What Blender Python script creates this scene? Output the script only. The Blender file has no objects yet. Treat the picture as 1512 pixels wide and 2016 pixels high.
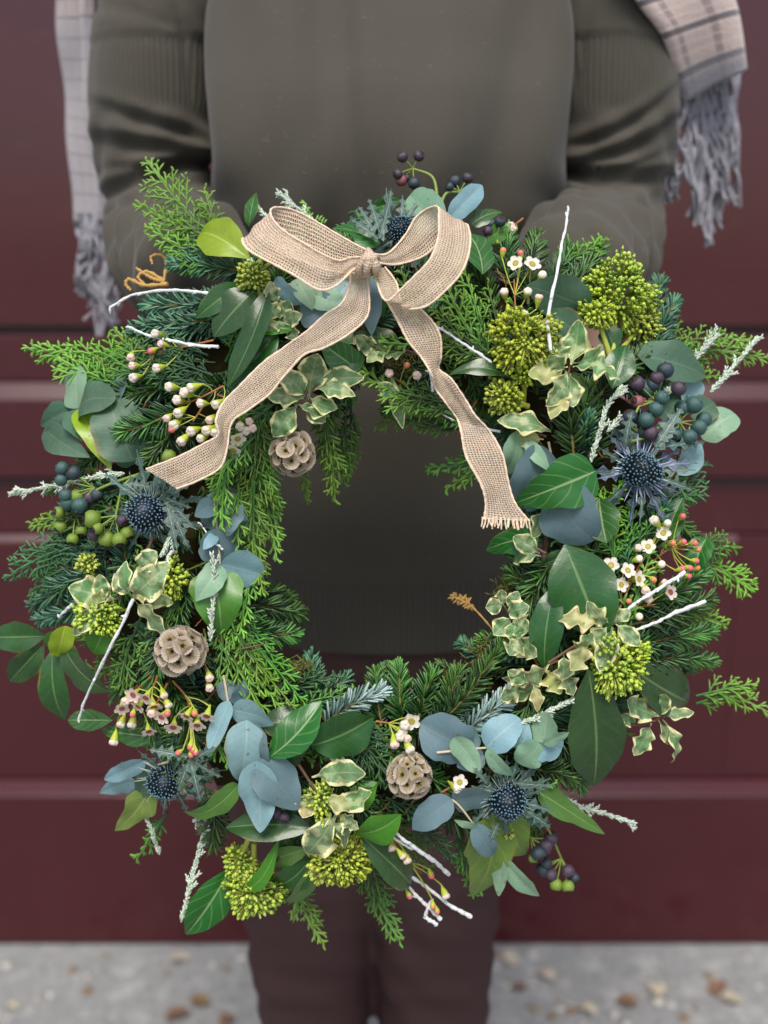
import bpy, bmesh, math, random
import numpy as np
from mathutils import Vector, Matrix, Quaternion

random.seed(7)
rng = np.random.default_rng(7)
scene = bpy.context.scene
col = scene.collection
R = math.radians

# ------------------------------------------------------------------ camera
CAM_H, PITCH, TANH = 1.12, R(13.0), 0.364
WD = 0.74                                   # camera to wreath plane
cam = bpy.data.cameras.new('camera')
cam_o = bpy.data.objects.new('camera', cam)
col.objects.link(cam_o)
cam.sensor_fit = 'HORIZONTAL'
cam.sensor_width = 36.0
cam.lens = 18.0 / TANH
cam.clip_start, cam.clip_end = 0.02, 300
cam_o.location = (0, 0, CAM_H)
cam_o.rotation_euler = (R(90) - PITCH, 0, 0)
cam.dof.use_dof = True
cam.dof.focus_distance = 0.69
cam.dof.aperture_fstop = 4.4
scene.camera = cam_o

# ------------------------------------------------------------------ light
SUN_EL, SUN_AZ = R(58), R(184)              # high behind the camera, overcast
world = bpy.data.worlds.new('World')
scene.world = world
world.use_nodes = True
wn = world.node_tree
sky = wn.nodes.new('ShaderNodeTexSky')
sky.sky_type = 'NISHITA'
sky.sun_disc = False
sky.sun_elevation = SUN_EL
sky.sun_rotation = SUN_AZ
sky.air_density, sky.dust_density, sky.ozone_density = 1.0, 3.0, 0.7
bg = wn.nodes['Background']
bg.inputs['Strength'].default_value = 0.09
wn.links.new(sky.outputs['Color'], bg.inputs['Color'])
sun = bpy.data.lights.new('sun', 'SUN')
sun.energy = 1.5
sun.angle = R(26)
sun.color = (1.0, 0.96, 0.90)
sun_o = bpy.data.objects.new('sun', sun)
col.objects.link(sun_o)
sdir = Vector((math.sin(SUN_AZ) * math.cos(SUN_EL), math.cos(SUN_AZ) * math.cos(SUN_EL), math.sin(SUN_EL)))
sun_o.rotation_euler = sdir.to_track_quat('Z', 'Y').to_euler()
vs = scene.view_settings
vs.view_transform = 'Standard'
vs.look = 'None'
vs.gamma = 1.0
vs.use_curve_mapping = False
vs.exposure = 1.08

# ------------------------------------------------------------------ node helpers
def lin(r, g, b):
    f = lambda c: (c / 255 / 12.92) if c / 255 <= 0.04045 else ((c / 255 + 0.055) / 1.055) ** 2.4
    return (f(r), f(g), f(b), 1.0)

class NT:
    def __init__(s, name):
        s.m = bpy.data.materials.new(name)
        s.m.use_nodes = True
        s.t = s.m.node_tree
        s.t.nodes.clear()
        s.out = s.t.nodes.new('ShaderNodeOutputMaterial')
    def n(s, typ, **kw):
        nd = s.t.nodes.new(typ)
        for k, v in kw.items():
            setattr(nd, k, v)
        return nd
    def put(s, sock, v):
        if isinstance(v, bpy.types.NodeSocket):
            s.t.links.new(v, sock)
        else:
            sock.default_value = v
    def math(s, op, a, b=0.0, c=None, clamp=False):
        nd = s.n('ShaderNodeMath', operation=op, use_clamp=clamp)
        s.put(nd.inputs[0], a); s.put(nd.inputs[1], b)
        if c is not None: s.put(nd.inputs[2], c)
        return nd.outputs[0]
    def step(s, x, e0, e1):
        nd = s.n('ShaderNodeMapRange', interpolation_type='SMOOTHSTEP')
        s.put(nd.inputs[0], x); s.put(nd.inputs[1], e0); s.put(nd.inputs[2], e1)
        nd.inputs[3].default_value = 0.0; nd.inputs[4].default_value = 1.0
        return nd.outputs[0]
    def mix(s, f, a, b, blend='MIX'):
        nd = s.n('ShaderNodeMix', data_type='RGBA', blend_type=blend)
        s.put(nd.inputs[0], f); s.put(nd.inputs[6], a); s.put(nd.inputs[7], b)
        return nd.outputs[2]
    def noise(s, vec, scale, detail=3.0, rough=0.5):
        nd = s.n('ShaderNodeTexNoise')
        if vec is not None: s.put(nd.inputs['Vector'], vec)
        nd.inputs['Scale'].default_value = scale
        nd.inputs['Detail'].default_value = detail
        nd.inputs['Roughness'].default_value = rough
        return nd.outputs['Fac']
    def obj(s): return s.n('ShaderNodeTexCoord').outputs['Object']
    def uv(s): return s.n('ShaderNodeTexCoord').outputs['UV']
    def sep(s, v):
        nd = s.n('ShaderNodeSeparateXYZ'); s.put(nd.inputs[0], v); return nd.outputs
    def attr(s, name): return s.n('ShaderNodeAttribute', attribute_name=name).outputs['Fac']
    def rand(s): return s.n('ShaderNodeObjectInfo').outputs['Random']
    def hsv(s, c, h=0.5, sat=1.0, val=1.0):
        nd = s.n('ShaderNodeHueSaturation')
        s.put(nd.inputs['Hue'], h); s.put(nd.inputs['Saturation'], sat); s.put(nd.inputs['Value'], val)
        s.put(nd.inputs['Color'], c); return nd.outputs[0]
    def bump(s, h, strength=0.3, dist=0.001):
        nd = s.n('ShaderNodeBump')
        nd.inputs['Strength'].default_value = strength
        nd.inputs['Distance'].default_value = dist
        s.put(nd.inputs['Height'], h); return nd.outputs[0]
    def pbsdf(s, color, rough=0.5, spec=0.5, normal=None, **kw):
        p = s.n('ShaderNodeBsdfPrincipled')
        s.put(p.inputs['Base Color'], color); s.put(p.inputs['Roughness'], rough)
        s.put(p.inputs['Specular IOR Level'], spec)
        if normal is not None: s.put(p.inputs['Normal'], normal)
        for k, v in kw.items(): s.put(p.inputs[k], v)
        return p.outputs[0]
    def done(s, sh):
        s.t.links.new(sh, s.out.inputs['Surface']); return s.m

def leaf_mat(name, c1, vein, back, rough=0.35, veins=0.6, margin=None, spec=0.5, trans=0.18, nveins=9.0, mottled=0.35, fine=0.0, blush=None, side=0.45):
    t = NT(name)
    u, v, _ = t.sep(t.uv())
    d = t.math('MULTIPLY', t.math('ABSOLUTE', t.math('SUBTRACT', u, 0.5)), 2.0)
    oc = t.obj()
    nz = t.noise(oc, 70, 4, 0.6)
    nf = t.noise(oc, 420, 3, 0.6)
    rib = t.math('SUBTRACT', 1.0, t.step(d, 0.02, 0.07))
    ph = t.math('FRACT', t.math('ADD', t.math('MULTIPLY', v, nveins), t.math('ADD', t.math('MULTIPLY', d, -1.6), t.math('MULTIPLY', nz, 0.4))))
    sv = t.math('SUBTRACT', 1.0, t.step(t.math('ABSOLUTE', t.math('SUBTRACT', ph, 0.5)), 0.02, 0.10))
    vm = t.math('MAXIMUM', rib, t.math('MULTIPLY', sv, side))
    vm = t.math('MULTIPLY', vm, veins, clamp=True)
    rd = t.rand()
    c = t.hsv(c1, t.math('ADD', 0.485, t.math('MULTIPLY', rd, 0.03)), t.math('ADD', 0.9, t.math('MULTIPLY', rd, 0.2)),
              t.math('ADD', 1.0 - mottled * 0.75, t.math('MULTIPLY', t.math('ADD', nz, t.math('MULTIPLY', rd, 0.5)), mottled)))
    if blush is not None:
        c = t.mix(t.math('MULTIPLY', t.step(nz, 0.5, 0.72), 0.6), c, blush)
    if margin is not None:
        e = t.math('ADD', d, t.math('MULTIPLY', t.math('SUBTRACT', t.noise(oc, 160, 3, 0.65), 0.5), 0.75))
        e = t.math('MAXIMUM', e, t.step(v, 0.90, 1.0))
        c = t.mix(t.step(e, 0.72, 0.80), c, margin)
        inner = t.math('MULTIPLY', t.step(t.noise(oc, 120, 2, 0.5), 0.5, 0.62), 0.35)
        c = t.mix(inner, c, margin)
    c = t.mix(vm, c, vein)
    if fine:
        c = t.mix(t.math('MULTIPLY', t.step(nf, 0.55, 0.75), fine), c, vein)
    sp = t.noise(oc, 230, 2, .5); big = t.noise(oc, 26, 3, .6)
    c = t.mix(t.math('MULTIPLY', t.step(sp, .68, .74), .55), c, lin(96, 78, 44))
    c = t.mix(t.math('MULTIPLY', t.math('MULTIPLY', t.step(d, .8, 1.0), t.step(big, .52, .66)), .6), c, lin(140, 116, 60))
    c = t.hsv(c, .5, 1.0, t.math('ADD', .72, t.math('MULTIPLY', big, .56)))
    geo = t.n('ShaderNodeNewGeometry')
    bk = t.mix(t.math('MULTIPLY', vm, 0.5), back, vein)
    if margin is not None:
        bk = t.mix(t.step(d, 0.72, 0.86), bk, margin)
    c = t.mix(geo.outputs['Backfacing'], c, bk)
    h = t.math('ADD', t.math('MULTIPLY', vm, -0.5), t.math('ADD', t.math('MULTIPLY', nf, 0.35), t.math('MULTIPLY', t.noise(oc, 110, 2, .5), 1.2)))
    nm = t.bump(h, 0.35, 0.0008)
    p = t.pbsdf(c, t.math('ADD', rough - 0.06, t.math('MULTIPLY', nz, 0.16)), spec, nm)
    tr = t.n('ShaderNodeBsdfTranslucent')
    t.put(tr.inputs['Color'], t.hsv(c, 0.49, 1.15, 1.5)); t.put(tr.inputs['Normal'], nm)
    ms = t.n('ShaderNodeMixShader'); ms.inputs[0].default_value = trans
    t.t.links.new(p, ms.inputs[1]); t.t.links.new(tr.outputs[0], ms.inputs[2])
    return t.done(ms.outputs[0])

def tip_mat(name, dark, light, rough=0.5, e0=0.0, e1=1.0, spec=0.4, trans=0.0, var=0.3, brown=False):
    """colour runs with the growth attribute 'tip' of the plant (old to young)"""
    t = NT(name)
    a = t.attr('tip')
    nz = t.noise(t.obj(), 90, 3, 0.6)
    f = t.step(t.math('ADD', a, t.math('MULTIPLY', t.math('SUBTRACT', nz, 0.5), 0.35)), e0, e1)
    c = t.mix(f, dark, light)
    rd = t.rand()
    big = t.noise(t.obj(), 22, 3, .6)
    c = t.mix(t.math('MULTIPLY', t.step(nz, .66, .74), .5 if brown else 0.0), c, lin(128, 100, 48))
    c = t.hsv(c, t.math('ADD', 0.485, t.math('MULTIPLY', rd, 0.03)), t.math('ADD', .8, t.math('MULTIPLY', big, .4)), t.math('ADD', 1.0 - var * 0.5, t.math('MULTIPLY', rd, var)))
    p = t.pbsdf(c, rough, spec)
    if trans:
        tr = t.n('ShaderNodeBsdfTranslucent'); t.put(tr.inputs['Color'], c)
        ms = t.n('ShaderNodeMixShader'); ms.inputs[0].default_value = trans
        t.t.links.new(p, ms.inputs[1]); t.t.links.new(tr.outputs[0], ms.inputs[2])
        p = ms.outputs[0]
    return t.done(p)

def plain(name, c, rough=0.5, spec=0.4, var=0.25, scale=120, bump=0.2, **kw):
    t = NT(name)
    nz = t.noise(t.obj(), scale, 4, 0.6)
    cc = t.hsv(c, 0.5, 1.0, t.math('ADD', 1.0 - var * 0.5, t.math('MULTIPLY', nz, var)))
    return t.done(t.pbsdf(cc, rough, spec, t.bump(nz, bump, 0.001), **kw))

# ------------------------------------------------------------------ mesh builder
class MB:
    def __init__(s):
        s.v = []; s.f = []; s.uv = []; s.tip = []; s.n = 0
    def add(s, v, faces, mat=0, uv=None, tip=None):
        v = np.asarray(v, float).reshape(-1, 3)
        faces = np.asarray(faces, int)
        s.v.append(v)
        s.f.append((faces + s.n, mat))
        s.uv.append(np.zeros((len(v), 2)) if uv is None else np.asarray(uv, float).reshape(-1, 2))
        if tip is None: tip = 0.5
        s.tip.append(np.broadcast_to(np.asarray(tip, float), (len(v),)).copy())
        s.n += len(v)
    def mesh(s, name, mats, smooth=True):
        me = bpy.data.meshes.new(name)
        V = np.concatenate(s.v); UV = np.concatenate(s.uv); T = np.concatenate(s.tip)
        loops = np.concatenate([f.ravel() for f, _ in s.f])
        sizes = np.concatenate([np.full(len(f), f.shape[1]) for f, _ in s.f])
        mi = np.concatenate([np.full(len(f), m) for f, m in s.f])
        starts = np.concatenate([[0], np.cumsum(sizes)[:-1]])
        me.vertices.add(len(V)); me.vertices.foreach_set('co', V.ravel())
        me.loops.add(len(loops)); me.loops.foreach_set('vertex_index', loops.astype(np.int32))
        me.polygons.add(len(sizes)); me.polygons.foreach_set('loop_start', starts.astype(np.int32))
        me.polygons.foreach_set('material_index', mi.astype(np.int32))
        me.polygons.foreach_set('use_smooth', np.full(len(sizes), smooth))
        me.update(calc_edges=True)
        uvl = me.uv_layers.new(name='UVMap')
        uvl.data.foreach_set('uv', UV[loops].ravel())
        at = me.attributes.new('tip', 'FLOAT', 'POINT')
        at.data.foreach_set('value', T)
        for m in (mats if isinstance(mats, (list, tuple)) else [mats]): me.materials.append(m)
        me.validate()
        return me
    def build(s, name, mats, parent=None, smooth=True, label=None, kind=None):
        return mkobj(name, s.mesh(name, mats, smooth), parent, label, kind)

def mkobj(name, me, parent=None, label=None, kind=None):
    o = bpy.data.objects.new(name, me)
    col.objects.link(o)
    if parent is not None: o.parent = parent
    if label: o['label'] = label
    if kind: o['kind'] = kind
    return o

def thing(name, label, cat, loc=(0, 0, 0), rot=(0, 0, 0), group=None):
    o = bpy.data.objects.new(name, None)
    o.empty_display_size = 0.05
    col.objects.link(o)
    o.location = loc; o.rotation_euler = rot
    o['label'] = label; o['category'] = cat
    if group: o['group'] = group
    return o

def crom(pts, n):
    """n points on a Catmull-Rom curve through pts"""
    p = np.asarray(pts, float)
    if len(p) == 2:
        t = np.linspace(0, 1, n)[:, None]
        return p[0] * (1 - t) + p[1] * t
    q = np.vstack([2 * p[0] - p[1], p, 2 * p[-1] - p[-2]])
    s = np.linspace(0, len(p) - 1 - 1e-9, n)
    i = s.astype(int); t = (s - i)[:, None]
    a, b, c, d = q[i], q[i + 1], q[i + 2], q[i + 3]
    return 0.5 * (2 * b + (c - a) * t + (2 * a - 5 * b + 4 * c - d) * t ** 2 + (3 * b - a - 3 * c + d) * t ** 3)

def nrm(a):
    return a / np.maximum(np.linalg.norm(a, axis=-1, keepdims=True), 1e-12)

def tube(mb, pts, rad, sides=6, mat=0, tip=None, cap=True):
    p = np.asarray(pts, float); n = len(p)
    r = np.broadcast_to(np.asarray(rad, float), (n,))
    tg = nrm(np.gradient(p, axis=0))
    ref = np.array([0.31, 0.22, 0.92]) if abs(tg[:, 2]).mean() < 0.85 else np.array([0.9, 0.3, 0.1])
    a = nrm(np.cross(tg, ref)); b = np.cross(tg, a)
    th = np.linspace(0, 2 * math.pi, sides, endpoint=False)
    v = p[:, None] + r[:, None, None] * (np.cos(th)[None, :, None] * a[:, None] + np.sin(th)[None, :, None] * b[:, None])
    v = v.reshape(-1, 3)
    i = np.arange(n - 1)[:, None] * sides; j = np.arange(sides)[None]; k = (j + 1) % sides
    q = np.stack([i + j, i + k, i + sides + k, i + sides + j], -1).reshape(-1, 4)
    uv = np.stack([np.tile(np.arange(sides) / sides, n), np.repeat(np.linspace(0, 1, n), sides)], -1)
    tt = None if tip is None else np.repeat(np.broadcast_to(np.asarray(tip, float), (n,)), sides)
    mb.add(v, q, mat, uv, tt)
    if cap:
        for e, o in ((0, p[0] - tg[0] * r[0] * 0.4), (n - 1, p[-1] + tg[-1] * r[-1] * 0.6)):
            ring = v[e * sides:(e + 1) * sides]
            vv = np.vstack([ring, o[None]])
            jj = np.arange(sides)
            f = np.stack([jj, (jj + 1) % sides, np.full(sides, sides)], -1)
            if e == 0: f = f[:, ::-1]
            mb.add(vv, f, mat, None, 0.5 if tip is None else np.broadcast_to(np.asarray(tip, float), (n,))[e])

def cords(mb, B, D, L, rad, t0=0.3, t1=0.9, mat=0, st=(0, .3, .7, 1), rf=(.75, 1, .85, .2), sides=4, bend=None):
    """many small straight tapered cords at once"""
    B = np.asarray(B, float); D = nrm(np.asarray(D, float)); M = len(B)
    L = np.broadcast_to(np.asarray(L, float), (M,)); rad = np.broadcast_to(np.asarray(rad, float), (M,))
    ref = np.where(np.abs(D[:, 2:3]) < 0.9, np.array([[0, 0, 1.]]), np.array([[1., 0, 0]]))
    a = nrm(np.cross(D, ref)); b = np.cross(D, a)
    st = np.asarray(st, float); rf = np.asarray(rf, float); S = len(st)
    th = np.linspace(0, 2 * math.pi, sides, endpoint=False)
    c = B[:, None] + D[:, None] * (L[:, None] * st)[..., None]
    if bend is not None: c = c + np.asarray(bend)[:, None] * (st ** 2)[None, :, None]
    ring = np.cos(th)[:, None] * a[:, None] + np.sin(th)[:, None] * b[:, None]
    v = c[:, :, None] + (rad[:, None] * rf)[:, :, None, None] * ring[:, None]
    t0 = np.broadcast_to(np.asarray(t0, float), (M,)); t1 = np.broadcast_to(np.asarray(t1, float), (M,))
    tt = t0[:, None] + (t1 - t0)[:, None] * st
    base = (np.arange(M) * S * sides)[:, None, None]
    i = (np.arange(S - 1) * sides)[None, :, None]; j = np.arange(sides)[None, None]; k = (j + 1) % sides
    q = np.stack([base + i + j, base + i + k, base + i + sides + k, base + i + sides + j], -1).reshape(-1, 4)
    mb.add(v.reshape(-1, 3), q, mat, None, np.repeat(tt.ravel(), sides))

def needles(mb, B, D, N, L, w, tip, mat=0):
    B = np.asarray(B, float); D = nrm(np.asarray(D, float)); N = np.asarray(N, float); M = len(B)
    side = nrm(np.cross(D, N)); N = np.cross(side, D)
    st = np.array([0, .12, .55, .9, 1.0]); wf = np.array([.35, .8, 1, .85, .25]); S = 5
    L = np.broadcast_to(np.asarray(L, float), (M,))
    c = B[:, None] + D[:, None] * (L[:, None] * st)[..., None] + N[:, None] * (L[:, None] * -0.06 * (2 * st - 1) ** 2)[..., None]
    e = side[:, None] * (w * wf)[None, :, None]
    up = N[:, None] * (w * 0.45 * wf)[None, :, None]
    v = np.stack([c - e, c + up, c + e, c - up * 0.6], 2)
    sides = 4
    base = (np.arange(M) * S * sides)[:, None, None]
    i = (np.arange(S - 1) * sides)[None, :, None]; j = np.arange(sides)[None, None]; k = (j + 1) % sides
    q = np.stack([base + i + j, base + i + k, base + i + sides + k, base + i + sides + j], -1).reshape(-1, 4)
    # underside strip carries its own value so it can be paler
    tt = np.repeat((np.broadcast_to(np.asarray(tip, float), (M,)))[:, None], S * sides, 1)
    mb.add(v.reshape(-1, 3), q, mat, None, tt.ravel())

def ico(sub):
    bm = bmesh.new(); bmesh.ops.create_icosphere(bm, subdivisions=sub, radius=1.0)
    v = np.array([x.co[:] for x in bm.verts]); bm.verts.index_update()
    f = np.array([[x.index for x in fc.verts] for fc in bm.faces]); bm.free()
    return v, f
ICO1, ICO2 = ico(1), ico(2)

def balls(mb, C, r, tip=0.5, mat=0, ic=None, sq=None):
    v, f = ic or ICO1
    C = np.asarray(C, float); M = len(C); r = np.broadcast_to(np.asarray(r, float), (M,))
    vv = v if sq is None else v * np.asarray(sq)
    V = C[:, None] + vv[None] * r[:, None, None]
    F = (f[None] + (np.arange(M) * len(v))[:, None, None]).reshape(-1, 3)
    tt = np.broadcast_to(np.asarray(tip, float), (M,))[:, None] + v[None, :, 1] * 0.12
    mb.add(V.reshape(-1, 3), F, mat, None, tt.ravel())

def loft(mb, rings, cap=True, mat=0):
    rings = np.asarray(rings, float); n, k, _ = rings.shape
    v = rings.reshape(-1, 3)
    i = np.arange(n - 1)[:, None] * k; j = np.arange(k)[None]; jj = (j + 1) % k
    q = np.stack([i + j, i + jj, i + k + jj, i + k + j], -1).reshape(-1, 4)
    mb.add(v, q, mat)
    if cap:
        for e in (0, n - 1):
            vv = np.vstack([rings[e], rings[e].mean(0)[None]])
            js = np.arange(k); f = np.stack([js, (js + 1) % k, np.full(k, k)], -1)
            if e == 0: f = f[:, ::-1]
            mb.add(vv, f, mat)

def box(mb, lo, hi, mat=0, bev=0.0):
    (x0, y0, z0), (x1, y1, z1) = lo, hi
    v = np.array([(x, y, z) for z in (z0, z1) for y in (y0, y1) for x in (x0, x1)])
    f = np.array([[0, 2, 3, 1], [4, 5, 7, 6], [0, 1, 5, 4], [2, 6, 7, 3], [0, 4, 6, 2], [1, 3, 7, 5]])
    mb.add(v, f, mat)

def evaluated(o, name):
    """replace an object's mesh by its modified one"""
    dg = bpy.context.evaluated_depsgraph_get()
    me = bpy.data.meshes.new_from_object(o.evaluated_get(dg), depsgraph=dg)
    o.modifiers.clear(); old = o.data; o.data = me; me.name = name
    bpy.data.meshes.remove(old)
    me.polygons.foreach_set('use_smooth', np.ones(len(me.polygons), bool))
    return me

def ray(px, py, Y):
    """place on the line of sight of a photo position, Y metres in front"""
    a = (px - 756) / 756 * TANH; b = (1008 - py) / 756 * TANH
    dy = math.cos(PITCH) + b * math.sin(PITCH); dz = -math.sin(PITCH) + b * math.cos(PITCH)
    t = Y / dy
    return np.array([a * t, Y, CAM_H + dz * t])

# ================================================================== SETTING
def ground_material():
    t = NT('pavement_concrete')
    oc = t.obj()
    n1 = t.noise(oc, 4, 5, 0.6); n2 = t.noise(oc, 60, 4, 0.7); n3 = t.noise(oc, 300, 2, 0.5)
    c = t.mix(n1, (0.17, 0.175, 0.175, 1), (0.30, 0.305, 0.30, 1))
    c = t.mix(t.math('MULTIPLY', t.step(n2, 0.50, 0.64), 0.45), c, (0.10, 0.095, 0.085, 1))
    n4 = t.noise(oc, 18, 4, .65); c = t.mix(t.math('MULTIPLY', t.step(n4, .5, .68), .5), c, (0.42, 0.42, 0.41, 1))
    c = t.mix(t.math('MULTIPLY', t.step(n3, 0.6, 0.75), 0.4), c, (0.55, 0.53, 0.5, 1))
    return t.done(t.pbsdf(c, 0.85, 0.3, t.bump(t.math('ADD', n2, n3), 0.6, 0.004)))
g = MB()
gx = np.linspace(-1, 1, 60); gx = np.sign(gx) * np.abs(gx) ** 3 * 90
X, Yg = np.meshgrid(gx, gx)
Z = np.zeros_like(X)
V = np.stack([X, Yg, Z], -1).reshape(-1, 3)
ii = (np.arange(59)[:, None] * 60 + np.arange(59)[None])
g.add(V, np.stack([ii, ii + 1, ii + 61, ii + 60], -1).reshape(-1, 4))
g.build('pavement', ground_material(), kind='structure')

# ---------------------------------------------------------------- maroon door
DY = 1.58
def door_material():
    t = NT('maroon_paint')
    oc = t.obj()
    mp = t.n('ShaderNodeMapping'); t.put(mp.inputs[0], oc); mp.inputs['Scale'].default_value = (1.2, 6, 14)
    n1 = t.noise(mp.outputs[0], 3, 5, 0.6); n2 = t.noise(oc, 5, 4, 0.6); n3 = t.noise(oc, 260, 3, 0.6)
    c = t.mix(n2, (0.043, 0.0050, 0.0072, 1), (0.057, 0.0078, 0.0104, 1))
    c = t.mix(t.math('MULTIPLY', t.step(n1, 0.5, 0.75), 0.3), c, (0.026, 0.006, 0.0085, 1))
    sc_ = t.noise(oc, 38, 5, .7)
    c = t.mix(t.math('MULTIPLY', t.step(sc_, .60, .72), .35), c, (0.085, 0.045, 0.045, 1))
    r = t.math('ADD', 0.24, t.math('MULTIPLY', n2, 0.16))
    h = t.math('ADD', t.math('MULTIPLY', n1, 0.5), t.math('MULTIPLY', n3, 0.2))
    return t.done(t.pbsdf(c, r, 0.22, t.bump(h, 0.18, 0.002), **{'Coat Weight': 0.5, 'Coat Roughness': 0.14, 'Coat IOR': 1.6}))
M_DOOR = door_material()
def zd(py, y=DY): return ray(756, py, y)[2]
door = thing('garage_door', 'wide maroon painted timber door with horizontal ledges behind the person', 'door', (0, DY, 0))
DX0, DX1 = -1.35, 1.35
def extrude_profile(name, prof, x0=DX0, x1=DX1, label=None):
    """a board: closed outline in (depth behind DY, height), run along x with bevelled ends"""
    mb = MB()
    p = np.array(prof, float); k = len(p)
    xs = [x0, x1]
    rings = np.array([[(x, d, z) for d, z in p] for x in xs])
    v = rings.reshape(-1, 3)
    j = np.arange(k); jj = (j + 1) % k
    mb.add(v, np.stack([j, jj, k + jj, k + j], -1))
    mb.add(rings[0], [list(range(k))][:1]); mb.add(rings[1], [list(range(k))[::-1]])
    o = mb.build(name, M_DOOR, door, smooth=False, label=label)
    bm = bmesh.new(); bm.from_mesh(o.data); bmesh.ops.remove_doubles(bm, verts=bm.verts, dist=1e-5)
    bmesh.ops.recalc_face_normals(bm, faces=bm.faces)
    bmesh.ops.bevel(bm, geom=[e for e in bm.edges], offset=0.0025, segments=2, affect='EDGES', profile=0.6)
    bm.to_mesh(o.data); bm.free()
    return o
# depths measured behind the bottom board's face
zt = zd(655, DY + .036); zA = zd(752, DY + .036); zA2 = zd(786, DY + .018); zB = zd(940, DY + .018)
zC = zd(1052, DY + .033); zC2 = zd(1067, DY + .026); zE = zd(1534, DY + .026); zE2 = zd(1567, DY); z0 = zd(1858)
z0 = 0.003
extrude_profile('board', [(.038, zt + .010), (.038, 2.30), (.10, 2.30), (.10, zt + .010)])
extrude_profile('backing', [(.085, .03), (.085, 2.3), (.099, 2.3), (.099, .03)], DX0 + .01, DX1 - .01)
extrude_profile('rail', [(.036, zA + .002), (.036, zt - .003), (.084, zt - .003), (.084, zA + .002)])
extrude_profile('ledge', [(.018, zB), (.018, zA2), (.0365, zA), (.084, zA), (.084, zB)])
extrude_profile('rail', [(.034, zC + .002), (.034, zB - .005), (.084, zB - .005), (.084, zC + .002)])
pr = ray(1455, 1060, DY + .03)[0]
extrude_profile('panel', [(.026, zE + .002), (.026, zC2), (.034, zC), (.084, zC), (.084, zE + .002)], -1.0, pr)
extrude_profile('stile', [(.0285, zE + .002), (.0285, zC), (.084, zC), (.084, zE + .002)], pr + .0006, DX1)
extrude_profile('stile', [(.0285, zE + .002), (.0285, zC), (.084, zC), (.084, zE + .002)], DX0, -1.0006)
extrude_profile('weather_board', [(.0, z0), (.0, zE2), (.0255, zE), (.084, zE), (.084, z0)])
# reveal and wall round the door
M_WALL = plain('grey_render', (0.30, 0.28, 0.26, 1), 0.9, 0.2, 0.3, 30, 0.5)
w = MB()
box(w, (-5, DY + .02, 0), (DX0 - .08, DY + .3, 3.2)); box(w, (DX1 + .08, DY + .02, 0), (5, DY + .3, 3.2)); box(w, (DX0 - .08, DY + .02, 2.38), (DX1 + .08, DY + .3, 3.2))
wo = w.build('wall', M_WALL, smooth=False)
wo['label'] = 'plain grey rendered wall around the maroon door'; wo['category'] = 'wall'
fr = MB()
box(fr, (DX0 - .078, .03, 0), (DX0 - .003, .12, 2.377)); box(fr, (DX1 + .003, .03, 0), (DX1 + .078, .12, 2.377)); box(fr, (DX0 - .001, .03, 2.303), (DX1 + .001, .12, 2.377))
fr.build('door_frame', M_DOOR, door, smooth=False)

# ================================================================== PERSON
M_SKIN = plain('skin', (0.45, 0.27, 0.20, 1), 0.5, 0.4, 0.1, 80, 0.1)
def sweater_material():
    t = NT('olive_knit')
    oc = t.obj()
    n1 = t.noise(oc, 9, 4, 0.6); n2 = t.noise(oc, 900, 2, 0.6)
    c = t.mix(n1, (0.056, 0.051, 0.040, 1), (0.074, 0.067, 0.053, 1))
    rib = t.math('MULTIPLY', t.attr('rib_mask'), t.math('SINE', t.attr('rib_phase')))
    c = t.mix(t.math('MULTIPLY', t.math('ADD', t.math('MULTIPLY', rib, -0.5), 0.0, clamp=True), 0.5), c, (0.03, 0.028, 0.022, 1))
    pl = t.step(t.noise(oc, 190, 2, .5), .66, .74); c = t.mix(t.math('MULTIPLY', pl, .25), c, (0.12, 0.11, 0.095, 1))
    h = t.math('ADD', t.math('ADD', t.math('MULTIPLY', n2, 0.5), t.math('MULTIPLY', pl, .5)), rib)
    return t.done(t.pbsdf(c, 0.9, 0.15, t.bump(h, 0.42, 0.0012), **{'Sheen Weight': 0.12, 'Sheen Roughness': 0.5}))
M_SWEAT = sweater_material()
M_LEG = plain('dark_leggings', (0.060, 0.031, 0.030, 1), 0.85, 0.2, 0.2, 300, 0.3)
person = thing('person', 'person in an olive brown knitted sweater and dark leggings holding the wreath', 'person', (0, 0.99, 0))

SH = {s: np.array([s * .174, 1.005, 1.352]) for s in (-1, 1)}
EL = {s: np.array([s * .196, 1.005, 1.158]) for s in (-1, 1)}
WR = {s: np.array([s * .142, .812, 1.112]) for s in (-1, 1)}
KN = {-1: np.array([-.076, .965, .45]), 1: np.array([.052, .965, .45])}
AN = {-1: np.array([-.075, 1.00, .07]), 1: np.array([.055, 1.00, .07])}

def skin_mesh(name, verts, edges, radii, root, mat, parent, sub=2):
    me = bpy.data.meshes.new(name)
    me.from_pydata([tuple(v) for v in verts], edges, [])
    o = mkobj(name, me, parent)
    o.modifiers.new('skin', 'SKIN')
    for i, d in enumerate(me.skin_vertices[0].data):
        r = radii[i]; d.radius = r if isinstance(r, tuple) else (r, r)
        d.use_root = (i == root)
    s = o.modifiers.new('sub', 'SUBSURF'); s.levels = sub; s.render_levels = sub
    m2 = evaluated(o, name); m2.materials.clear(); m2.materials.append(mat)
    return o
off = np.array([0, -0.99, 0])
vv, ee, rr = [], [], []
def jn(p, r, par=None):
    vv.append(np.asarray(p, float) + off); rr.append(r)
    if par is not None: ee.append((par, len(vv) - 1))
    return len(vv) - 1
pel = jn((0, 1.0, .86), (.13, .085)); sp = jn((0, 1.0, 1.05), (.115, .075), pel); ch = jn((0, 1.0, 1.24), (.12, .08), sp)
nb = jn((0, 1.01, 1.39), .052, ch); nk = jn((0, 1.0, 1.45), .046, nb); jaw = jn((0, .975, 1.505), .056, nk)
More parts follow.
